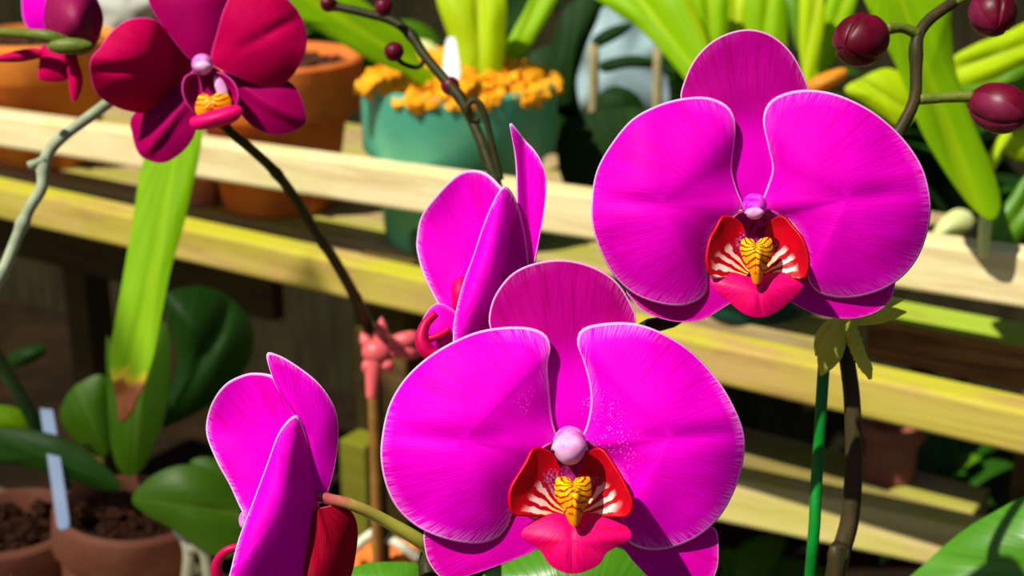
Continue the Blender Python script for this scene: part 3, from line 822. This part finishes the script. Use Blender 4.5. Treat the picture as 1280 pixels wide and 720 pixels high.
l = blade('lip', [(240, 152), (252, 147), (272, 141), (290, 136), (301, 137), (296, 146), (280, 153), (258, 157), (244, 158)], (270, 148), (262, 120), d - .022, LIPMID, E, dome=.003, thick=.003, seg=60, rings=8, label='pink lip')
blade('side_lobe', [(246, 92), (232, 96), (228, 112), (234, 130), (246, 142), (254, 130), (252, 108)], (242, 116), (258, 120), d - .012, WINE2, l, dome=-.003, gx=.02, seg=50, rings=8, label='dark wine side lobe')
blade('side_lobe', [(268, 92), (282, 94), (294, 106), (298, 122), (292, 138), (280, 138), (272, 120)], (284, 116), (262, 120), d - .012, WINE2, l, dome=-.003, gx=-.02, seg=50, rings=8, label='dark wine side lobe')
blade('side_lobe_patch', [(268, 98), (274, 97), (281, 106), (284, 118), (279, 124), (272, 116)], (275, 110), (264, 118), d - .0175, ANTHER, l, dome=.001, seg=40, rings=6, label='cream patch in the throat')
blade('callus', [(248, 122), (256, 118), (264, 122), (274, 116), (286, 120), (288, 134), (278, 143), (264, 140), (252, 146), (245, 138)], (266, 131), (262, 112), d - .020, CALLUS, l, dome=.003, seg=50, rings=8, label='yellow and orange crest')
column(E, 253, 84, 13, 12, d - .004)
blade('throat', [(240, 90), (256, 84), (276, 90), (290, 112), (284, 136), (262, 144), (240, 136), (232, 112)], (260, 114), (260, 140), d + .004, WINE2, l, dome=-.006, seg=60, rings=8, label='dark wine throat')
tube('pedicel', [P(256, 90, d + .012), P(262, 100, d + .02), P(272, 125, d + .028), P(282, 160, d + .03)], .0026, SPIKE, E, seg=16)

# --- F : wine red bloom seen from behind at the left edge
d = .60
F = thing('orchid_flower', 'half open wine red orchid bloom seen from behind at the left edge', 'flower', P(90, 55, d), WG)
blade('dorsal_sepal', [(60, 45), (55, 20), (62, -8), (85, -25), (108, -18), (122, 2), (125, 25), (122, 50), (110, 66), (88, 68), (70, 60)], (92, 24), (90, 68), d - .012, FBACK, F, dome=.016, rip=(.001, 4, 0), label='plum red sepal back')
blade('petal', [(28, 12), (30, -12), (48, -25), (70, -20), (72, 30), (60, 45), (44, 42), (32, 30)], (52, 10), (80, 55), d + .004, MAG, F, dome=.005, gx=-.02)
blade('petal', [(100, 20), (118, 0), (128, 20), (124, 45), (112, 62), (100, 58)], (114, 34), (95, 62), d - .004, WINE2, F, dome=.005, gx=.02)
blade('lateral_sepal', [(52, 60), (66, 58), (82, 66), (86, 84), (84, 99), (66, 102), (49, 98), (50, 78)], (67, 82), (80, 55), d + .002, WINE, F, dome=.003, gx=-.01)
blade('lateral_sepal', [(82, 62), (92, 62), (98, 80), (103, 100), (99, 118), (93, 127), (89, 118), (86, 95)], (94, 90), (88, 58), d - .006, WINE, F, dome=.003)
blade('petal', [(0, 70), (20, 64), (42, 61), (58, 64), (54, 70), (30, 76), (5, 77), (-15, 75)], (26, 70), (60, 65), d + .004, WINE, F, dome=.002, seg=60)
tube('pedicel', pxpts([(88, 58, d - .006), (62, 46, d - .012), (30, 42, d - .008), (0, 40, d), (-40, 38, d + .01)]), [.0034, .0024, .0019, .0019, .0019], PEDG, F, seg=24, label='green pedicel')
vs, fs = ellipsoid_geo(P(88, 58, d - .014), RIGHT, .0095, .0035)
mk('calyx', vs, fs, PEDG, F, label='olive green calyx')

# ------------------------------------------------------------------ spikes with buds
def bud(parent, c, axis, rl, rw, ped=None, mat=BUDM, up=None, prad=.002):
    """closed bud: three bulging sepals with seams and a blunt point"""
    def fn(th, ph):
        seam = abs(((ph * 3 / (2 * pi)) + .18) % 1 - .5) * 2
        s = 1 - .09 * exp(-((1 - seam) / .10) ** 2)
        s *= 1 + .10 * sin(th) * cos(th) * -1
        if th > pi * .8: s *= 1 + .10 * ((th - pi * .8) / (pi * .2))
        return s
    vs, fs = ellipsoid_geo(c, axis, rl, rw, fn, nu=72, nv=36)
    # plum coloured upper sepal, maroon lower ones
    mats = [mat, BUDP]
    b = None
    mid = []
    for f in fs:
        k = (f[0] % 72) / 72
        mid.append(1 if ((k * 3 + .18 + .5) % 3) < 1 else 0)
    b = mk('bud', vs, fs, mat, parent, mats=mats, midx=mid)
    if ped:
        tube('bud_stalk', ped, [prad, prad * .9, prad * 1.1], PEDG, b, seg=20, label='green bud stalk')
    return b

d = .50
R = thing('orchid_spike', 'dark stem with three plump maroon buds at upper right, behind the upper-right bloom', 'flower stem', P(1050, 740, d), 'orchid spikes')
p_end = P(1040, 745, .5)
sp = [Vector((p_end.x - .01, p_end.y + .01, ZT + .09)), P(1040, 745, .5), P(1048, 700, .5), P(1062, 650, .5), P(1067, 580, .499), P(1065, 500, .498), P(1058, 440, .496), P(1056, 380, .497), P(1062, 300, .50), P(1092, 220, .50), P(1126, 160, .50), P(1143, 125, .50), P(1145, 85, .50), P(1146, 50, .50), P(1160, 26, .502), P(1190, 4, .505), P(1230, -22, .508)]
tube('stem', sp, [.0042, .0042, .0040, .0036, .0032, .0026, .0022, .0020], SPIKER, R, n=14, seg=150, nodes=[(.40, .18), (.52, .2), (.845, .22), (.915, .25)])
bud(R, P(1078, 49, .492), P(1060, 62, .480) - P(1112, 38, .50), .0112, .0092, pxpts([(1146, 42, .50), (1128, 35, .498), (1108, 36, .496)]))
bud(R, P(1246, 134, .495), P(1272, 142, .488) - P(1215, 122, .50), .0108, .0088, pxpts([(1150, 124, .50), (1185, 122, .499), (1216, 120, .498)]))
bud(R, P(1240, 14, .492), P(1246, 50, .482) - P(1232, -10, .50), .0092, .0080, pxpts([(1196, 2, .505), (1215, -8, .502), (1236, -10, .497)]))

d = .64
M = thing('orchid_spike', 'dark drooping stem tip with small round dark buds at top centre', 'flower stem', P(560, 640, .45), 'orchid spikes')
tube('stem', pxpts([(540, 735, .455), (536, 700, .46), (560, 640, .49), (600, 540, .53), (630, 430, .555), (636, 330, .58), (628, 260, .60), (612, 205, .615), (592, 155, .625), (575, 122, .63), (552, 95, .635), (530, 68, .64), (512, 42, .645), (490, 26, .65), (455, 16, .655), (420, 8, .66), (405, 2, .662)]),
     [.0032, .0032, .0030, .0028, .0026, .0024, .0022, .0020], SPIKE, M, n=12, seg=140, nodes=[(.66, .2), (.75, .25), (.86, .3), (.99, .6)])
d = .635
for (x, y, ax, ay, r) in ((493, 64, -4, 3, .0044), (562, 107, 6, 2, .0042), (480, 10, -2, -5, .0040), (411, 5, -6, -2, .0036)):
    bud(M, P(x, y, d), P(x + ax, y + ay, d - .002) - P(x, y, d), r * 1.06, r, None)
tube('bud_stalk', pxpts([(493, 70, d), (505, 80, .64), (522, 84, .642), (532, 74, .642)]), .0011, SPIKE, M, seg=16)
tube('tendril', pxpts([(626, 225, .60), (616, 185, .60), (608, 150, .60), (600, 130, .60), (590, 126, .60), (584, 136, .60), (590, 150, .602), (600, 150, .602)]), .0014, SPIKE, M, seg=50, label='thin looped tendril')

Ls = thing('orchid_spike', 'dark bare arching stem below the wine red bloom, crossing both bench rails', 'flower stem', P(482, 712, .915), 'orchid spikes')
tube('stem', pxpts([(275, 148, .605), (288, 165, .612), (318, 190, .63), (345, 216, .65), (372, 252, .68), (395, 290, .71), (418, 325, .745), (438, 360, .79), (456, 396, .835), (466, 430, .862), (470, 480, .875), (474, 560, .887), (478, 650, .90), (482, 712, .915)]),
     [.0020, .0023, .0026, .0030, .0034, .0036, .0036, .0036], SPIKE, Ls, n=12, seg=120, nodes=[(.12, .25), (.30, .22), (.5, .15)])

# pots of the near orchids on the low table (below the picture)
for (q, lab) in ((P(1040, 745, .5), 'clay pot of the upper-right orchid on the low table'), (P(540, 735, .455), 'clay pot of the front orchid on the low table')):
    q = Vector((q.x - .01, q.y + .01, ZT))
    pot('plant_pot', lab, q, .055, .042, .10, TERRA, group='pots on the low table')
    chips('bark_chips', lab.replace('clay pot', 'bark chips in the pot'), q, .046, .088, 70, .006, BARKO, heap=.004)

# dry grey stem at left
dr = tube('dry_stem', pxpts([(140, 125, .66), (112, 146, .655), (84, 166, .65), (62, 188, .648), (54, 210, .646), (52, 235, .644), (36, 262, .642), (22, 295, .64), (8, 330, .638), (-8, 365, .636), (-30, 460, .63)]), .0026, DRY, n=10, seg=70, nodes=[(.33, .25), (.52, .35), (.7, .3)])
tag(dr, 'dry grey-green jointed twig hanging at the left', 'twig')
tube('twig_stub', pxpts([(56, 200, .646), (46, 204, .645), (37, 208, .645)]), [.0024, .002, .0024], DRY, dr, seg=10)
ds = tube('orchid_spike', pxpts([(-20, 420, 1.0), (10, 468, 1.01), (40, 522, 1.02), (62, 575, 1.03), (100, 640, 1.03)]), .005, plain_mat('dim_green_stem', (.03, .07, .012), (.02, .05, .01), 60, .5, .2), seg=30)
tag(ds, 'dark green bare stem slanting past the pale blue tag', 'flower stem', 'orchid spikes')

# ------------------------------------------------------------------ leaves, grouped into plants
def plant(name, label, loc, leaves, group=None):
    o = thing(name, label, 'plant', loc, group)
    for lf in leaves:
        kw = dict(lf[5]) if len(lf) > 5 else {}
        ol, c, b, dd, m = lf[:5]
        kw.setdefault('thick', .0016); kw.setdefault('seg', 80); kw.setdefault('rings', 10); kw.setdefault('dome', .006)
        blade('leaf', ol, c, b, dd, m, o, **kw)
    return o

plant('potted_orchid', 'orchid plant with a long bright leaf browned at its tip, in the weathered clay pot', P(150, 620, 1.0), [
    ([(182, 195), (215, 165), (250, 150), (252, 175), (241, 230), (228, 285), (214, 335), (202, 395), (191, 450), (176, 490), (160, 522), (150, 528), (146, 500), (138, 452), (145, 400), (156, 340), (168, 270)], (192, 350), (232, 130), .86, L_TIP, dict(gy=-.02, dome=.005, seg=110, rings=14, crease=.004)),
    ([(205, 372), (228, 360), (262, 360), (292, 376), (312, 402), (316, 430), (305, 462), (282, 490), (252, 512), (215, 530), (200, 532), (212, 495), (222, 450), (214, 410)], (262, 430), (205, 540), 1.06, L_DARK, dict(dome=.02, gx=.02, crease=.012)),
    ([(134, 420), (150, 470), (170, 500), (190, 450), (205, 400), (214, 440), (208, 510), (192, 560), (172, 592), (150, 588), (138, 540)], (172, 520), (165, 605), 1.02, L_MID, dict(dome=.006, crease=-.004)),
    ([(76, 520), (86, 492), (108, 474), (130, 470), (136, 500), (138, 560), (120, 570), (90, 545)], (112, 520), (140, 590), 1.03, L_MID),
    ([(166, 622), (190, 596), (225, 582), (258, 586), (282, 606), (300, 640), (302, 680), (285, 697), (255, 688), (215, 660), (180, 640)], (238, 634), (160, 622), .93, L_MID, dict(dome=.01, crease=.004)),
    ([(238, 578), (262, 572), (290, 590), (310, 640), (302, 660), (280, 630), (255, 600)], (274, 606), (235, 578), .97, L_PALE if False else L_MID),
    ([(-30, 540), (20, 536), (80, 548), (130, 582), (152, 608), (130, 612), (80, 596), (20, 580), (-30, 575)], (60, 570), (160, 612), .99, L_DARK, dict(gx=-.01)),
    ([(-20, 512), (10, 508), (34, 520), (40, 538), (10, 542), (-20, 540)], (8, 526), (50, 545), 1.02, L_LIME),
    ([(12, 446), (30, 434), (56, 432), (54, 444), (30, 456), (14, 458)], (34, 445), (8, 455), 1.2, L_DARK),
])
rt = tube('plant_root', pxpts([(222, 662, .965), (232, 675, .958), (236, 695, .955), (232, 735, .955)]), .004, ROOT, seg=20)
tag(rt, 'pale aerial root hanging over the right rim of the weathered clay pot', 'root')
rt = tube('plant_root', pxpts([(236, 690, .95), (246, 683, .948), (256, 695, .948), (262, 735, .95)]), .0035, ROOT, seg=20)
tag(rt, 'pale looped aerial root right of the weathered clay pot', 'root')

near1 = plant('orchid_plant', 'broad glossy green leaf tip rising at the bottom right corner', P(1300, 740, .62), [
    ([(1120, 745), (1160, 702), (1205, 664), (1245, 640), (1290, 618), (1360, 600), (1420, 640), (1400, 720), (1330, 790), (1220, 800), (1150, 780)], (1280, 710), (1420, 720), .62, L_NEAR, dict(dome=.012, crease=.002, gx=-.01)),
])
near2 = plant('orchid_plant', 'green leaves showing below the front bloom at the bottom edge', P(700, 745, .50), [
    ([(600, 725), (640, 702), (690, 684), (745, 680), (790, 694), (822, 722), (830, 770), (740, 800), (640, 790), (600, 760)], (715, 738), (720, 820), .50, L_NEAR, dict(dome=.01)),
    ([(424, 722), (450, 708), (490, 704), (525, 708), (540, 735), (520, 780), (450, 780), (425, 750)], (482, 738), (500, 800), .56, L_NEAR, dict(dome=.008)),
])

q1, q2 = P(1040, 745, .5), P(540, 735, .455)
tube('leaf_base', [P(1330, 775, .62), P(1300, 830, .60), Vector((q1.x + .02, q1.y + .03, ZT + .075))], [.010, .012, .014], L_NEAR, near1, seg=20, pv=True)
tube('leaf_base', [P(715, 790, .507), P(680, 850, .49), Vector((q2.x + .0, q2.y + .02, ZT + .075))], [.008, .009, .012], L_NEAR, near2, seg=20, pv=True)
tube('leaf_base', [P(480, 775, .565), P(500, 830, .54), Vector((q2.x - .015, q2.y + .03, ZT + .075))], [.008, .009, .012], L_NEAR, near2, seg=20, pv=True)
# strap-leaved orchid in the teal pot
zc = gc.copy(); zc.z += .15
plant('strap_leaved_orchid', 'bright yellow-green strap leaves rising from the teal pot of bark', zc, [
    ([(546, -10), (585, -25), (628, -12), (632, 40), (626, 90), (612, 118), (588, 118), (574, 108), (566, 60)], (600, 50), (602, 125), 1.22, L_YEL, dict(dome=.01, crease=.008)),
    ([(622, 118), (624, 80), (636, 50), (655, 15), (672, -15), (700, -20), (690, 12), (668, 50), (648, 80), (634, 112)], (652, 50), (620, 125), 1.27, L_LIME, dict(dome=.006, crease=.005)),
    ([(336, -20), (420, -16), (452, 0), (492, 32), (515, 52), (526, 78), (545, 98), (530, 108), (505, 92), (464, 76), (413, 46), (382, 30), (350, 16)], (445, 35), (560, 110), 1.18, L_LIME, dict(dome=.006, gx=.03, crease=.006)),
    ([(500, 60), (518, 50), (540, 54), (556, 78), (560, 100), (540, 98), (520, 82)], (535, 76), (565, 105), 1.27, L_PALE),
])
tgp = thing('plant_tag', 'white plastic tag standing among the leaves in the teal pot', 'plant tag', P(562, 92, 1.17))
blade('tag_strip', [(557, 54), (565, 46), (571, 56), (574, 98), (555, 100)], (564, 78), (564, 104), 1.175, WHITEP, tgp, thick=.0015, rings=5, seg=40, dome=.0)

# foliage of the bench right of the teal pot
plant('strap_leaved_orchid', 'lime green arching leaves at top centre behind the upper-right bloom', hit(900, 330, ZS), [
    ([(735, -15), (800, -20), (846, -10), (868, 30), (885, 75), (880, 108), (862, 104), (845, 84), (822, 58), (795, 32), (765, 12)], (825, 30), (900, 130), 1.16, L_LIME, dict(dome=.006, crease=.006, gx=-.03)),
    ([(812, -15), (850, -20), (872, 20), (886, 60), (876, 60), (856, 30)], (852, 15), (900, 100), 1.2, L_YEL, dict(dome=.004)),
    ([(862, -15), (905, -18), (910, 20), (905, 60), (890, 90), (876, 60), (868, 20)], (888, 25), (895, 120), 1.22, L_LIME, dict(crease=.005)),
    ([(905, -12), (935, -14), (936, 20), (930, 60), (912, 60), (904, 20)], (920, 20), (918, 100), 1.25, L_YEL, dict(crease=.004)),
    ([(934, -14), (972, -18), (982, 20), (980, 70), (955, 90), (936, 60)], (958, 25), (945, 120), 1.21, L_LIME, dict(crease=.004)),
    ([(1002, -14), (1026, -16), (1030, 30), (1022, 80), (1008, 112), (1000, 60)], (1016, 35), (1000, 130), 1.15, L_YEL, dict(crease=.004)),
    ([(1040, -16), (1070, -14), (1062, 30), (1040, 80), (1018, 108), (1026, 50)], (1044, 30), (1005, 130), 1.18, L_LIME, dict(crease=.004)),
    ([(980, -10), (1000, -12), (1004, 30), (1006, 70), (992, 50)], (994, 22), (1005, 120), 1.26, L_MID),
])
plant('strap_leaved_orchid', 'broad lime leaves at upper right behind the three maroon buds', hit(1230, 395, ZS), [
    ([(1078, -20), (1130, -30), (1182, -15), (1188, 40), (1194, 90), (1214, 150), (1235, 200), (1248, 240), (1250, 262), (1242, 276), (1232, 274), (1212, 256), (1180, 212), (1150, 160), (1124, 90), (1095, 30)], (1160, 95), (1105, -60), .88, L_LIME, dict(dome=.008, crease=.008, seg=100, gx=.02)),
    ([(1186, 78), (1215, 58), (1250, 44), (1300, 24), (1330, 40), (1320, 70), (1280, 80), (1235, 100), (1195, 104)], (1250, 68), (1330, 40), 1.0, L_YEL, dict(crease=.006)),
    ([(1195, 104), (1240, 98), (1300, 76), (1320, 100), (1290, 116), (1240, 120), (1205, 116)], (1255, 100), (1330, 90), 1.03, L_MID, dict(crease=.004)),
    ([(1056, 112), (1080, 96), (1110, 86), (1136, 100), (1150, 130), (1130, 160), (1105, 145), (1080, 128)], (1104, 120), (1150, 150), 1.02, L_YEL, dict(crease=.005)),
    ([(1010, 104), (1030, 92), (1056, 86), (1054, 98), (1036, 110), (1015, 116)], (1034, 101), (1000, 115), 1.0, leaf_mat('orange_dying_leaf', (.85, .40, .02), (.8, .28, .02), (.85, .5, .1), .4), {}),
    ([(1228, 322), (1240, 280), (1262, 248), (1285, 218), (1310, 220), (1300, 270), (1270, 305), (1248, 325)], (1268, 275), (1225, 335), .97, L_MID, dict(crease=.005)),
    ([(1226, 318), (1224, 285), (1228, 265), (1238, 270), (1236, 300), (1234, 320)], (1230, 292), (1228, 325), .93, L_PALE, dict(seg=40)),
    ([(1234, 208), (1244, 180), (1258, 164), (1264, 170), (1254, 188), (1242, 212)], (1249, 188), (1232, 215), .96, L_YEL, dict(seg=40)),
    ([(1165, 300), (1176, 276), (1196, 262), (1214, 268), (1212, 285), (1190, 294)], (1192, 280), (1160, 305), 1.16, L_PALE, dict(seg=50)),
    ([(1255, 175), (1290, 160), (1320, 180), (1290, 200), (1262, 195)], (1286, 180), (1330, 190), 1.05, L_YEL, {}),
])
dark = thing('dark_foliage_plant', 'dark green plant silhouetted between the teal pot and the upper-right bloom', 'plant', hit(735, 330, ZS), None)
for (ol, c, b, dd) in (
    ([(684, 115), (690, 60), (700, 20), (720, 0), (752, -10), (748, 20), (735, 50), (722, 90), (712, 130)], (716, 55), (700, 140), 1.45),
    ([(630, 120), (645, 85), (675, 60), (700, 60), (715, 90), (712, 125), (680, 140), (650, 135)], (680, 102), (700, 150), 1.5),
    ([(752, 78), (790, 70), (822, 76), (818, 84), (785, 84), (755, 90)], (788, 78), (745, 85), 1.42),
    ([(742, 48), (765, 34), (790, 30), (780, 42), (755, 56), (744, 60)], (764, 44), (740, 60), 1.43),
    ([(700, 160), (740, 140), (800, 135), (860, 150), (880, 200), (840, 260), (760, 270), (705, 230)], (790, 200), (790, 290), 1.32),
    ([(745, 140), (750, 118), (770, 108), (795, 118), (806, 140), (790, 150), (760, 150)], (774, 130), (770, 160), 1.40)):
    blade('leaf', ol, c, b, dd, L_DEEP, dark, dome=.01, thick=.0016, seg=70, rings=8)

# pale things seen far behind
PALEB = plain_mat('pale_blue_sheet', (.26, .37, .38), (.20, .29, .31), 12, .6, .2)
bp = hit(775, 150, .80)
sheet = blade('plastic_sheet', [(722, 110), (728, 60), (745, 20), (770, 5), (800, 20), (822, 60), (835, 110), (830, 150), (780, 152), (735, 150)], (780, 85), (780, 160), 1.62, PALEB, None, dome=.02, rip=(.012, 6, 0), thick=.003, seg=80, rings=10)
tag(sheet, 'crumpled pale blue plastic sheet seen between the dark and lime leaves', 'plastic sheet')
PALEG = plain_mat('pale_grey_sheet', (.40, .40, .34), (.30, .31, .25), 12, .6, .2)
sheet2 = blade('plastic_sheet', [(118, -10), (150, -18), (186, -10), (192, 18), (178, 40), (150, 52), (126, 46), (116, 20)], (154, 16), (154, 55), 1.75, PALEG, None, dome=.02, rip=(.01, 5, 0), thick=.003, seg=70, rings=8)
tag(sheet2, 'pale plastic sheet in the distance between the two wine red blooms', 'plastic sheet')
for (x, y0, y1, dd, lab) in ((742, 56, 150, 1.40, 'thin tan stake beside the dark plant, in front of the pale blue sheet'), (822, 60, 150, 1.42, 'thin tan stake at the right edge of the pale blue sheet')):
    k = tube('plant_stake', [P(x, y0, dd), P(x, (y0 + y1) / 2, dd + .01), Vector((P(x, y1, dd + .02).x, P(x, y1, dd + .02).y, ZS))], .005, TANSTAKE, seg=12)
    tag(k, lab, 'stake', 'plant stakes')
# background plants behind the bench: real clumps of leaves
def clump(label, px, py, dd, n, size, mats, spread=.16, name='leafy_plant'):
    c = P(px, py, dd)
    o = thing(name, label, 'plant', (c.x, c.y, max(0, c.z - spread * 1.3)), 'plants behind the bench')
    rnd = random.Random(int(px * 7 + py * 3 + dd * 100))
    for i in range(n):
        a = rnd.uniform(0, 2 * pi); el = rnd.uniform(.15, 1.25); L = size * rnd.uniform(.7, 1.3)
        root = c + Vector((rnd.gauss(0, .25) * spread, rnd.gauss(0, .2) * spread, -spread * .8))
        dirv = Vector((cos(a) * cos(el), sin(a) * cos(el), sin(el)))
        side = dirv.cross(Vector((0, 0, 1))).normalized()
        w = L * rnd.uniform(.10, .17)
        vs, fs, pv = [], [], []
        ns = 9
        for k in range(ns):
            t = k / (ns - 1)
            p = root + dirv * (L * t) - Vector((0, 0, 1)) * (L * .45 * t * t)
            ww = w * (sin(pi * min(1, .12 + t * .88)) ** .6) if k < ns - 1 else .0006
            nrm = side.cross(dirv)
            for j in range(5):
                s = j / 2 - 1
                vs.append(p + side * (s * ww) + nrm * (abs(s) * ww * .35)); pv.append((s * .5, t, abs(s)))
        for k in range(ns - 1):
            for j in range(4):
                fs.append((k * 5 + j, k * 5 + j + 1, (k + 1) * 5 + j + 1, (k + 1) * 5 + j))
        mk('leaf', vs, fs, mats[i % len(mats)], o, pv=pv, solid=.0015)
    return o
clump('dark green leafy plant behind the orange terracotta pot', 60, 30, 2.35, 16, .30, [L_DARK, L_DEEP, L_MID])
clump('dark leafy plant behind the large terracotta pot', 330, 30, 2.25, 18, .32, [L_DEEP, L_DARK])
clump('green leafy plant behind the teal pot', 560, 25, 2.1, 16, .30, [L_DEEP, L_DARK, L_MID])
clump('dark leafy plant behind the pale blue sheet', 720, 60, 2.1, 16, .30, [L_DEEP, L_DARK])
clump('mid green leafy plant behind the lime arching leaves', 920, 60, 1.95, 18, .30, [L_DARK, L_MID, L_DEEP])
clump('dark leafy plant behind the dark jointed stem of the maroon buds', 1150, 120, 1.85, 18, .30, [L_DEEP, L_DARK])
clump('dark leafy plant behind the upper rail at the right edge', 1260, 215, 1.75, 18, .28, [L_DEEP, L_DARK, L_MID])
# under the bench
clump('small green plant under the bench behind the lowest rail', 920, 720, 1.35, 12, .14, [L_MID, L_DARK], spread=.06)
clump('small green plant on the lower shelf near the right post', 1165, 575, 1.35, 12, .12, [L_MID, L_DARK], spread=.05)
rp = base + BN * .175 + BD * .14; rp.z = ZS - .1595
pot('plant_pot', 'small red clay pot on the lower shelf under the bench', rp, .028, .022, .05, TERRAD)

# ------------------------------------------------------------------ light
sun_d = bpy.data.lights.new('sun', 'SUN')
sun_d.energy = 6.6
sun_d.angle = radians(.6)
sun_d.color = (1, .95, .84)
sun = bpy.data.objects.new('sun', sun_d); COL.objects.link(sun)
to_sun = Vector((-.56, -.46, 1.0)).normalized()
sun.rotation_euler = to_sun.to_track_quat('Z', 'Y').to_euler()
sun.location = (0, 0, 4)

w = bpy.data.worlds.new('sky'); SC.world = w; w.use_nodes = True
wt = w.node_tree
sky = wt.nodes.new('ShaderNodeTexSky')
try:
    sky.sky_type = 'NISHITA'; sky.sun_disc = False; sky.sun_elevation = radians(48); sky.sun_rotation = radians(-120)
except Exception: pass
bgn = wt.nodes['Background']; wt.links.new(sky.outputs[0], bgn.inputs[0]); bgn.inputs[1].default_value = .055

vs_ = SC.view_settings
vs_.view_transform = 'Standard'; vs_.look = 'None'; vs_.gamma = 1; vs_.exposure = 0
try: vs_.use_curve_mapping = False
except Exception: pass
SC.cycles.max_bounces = 8
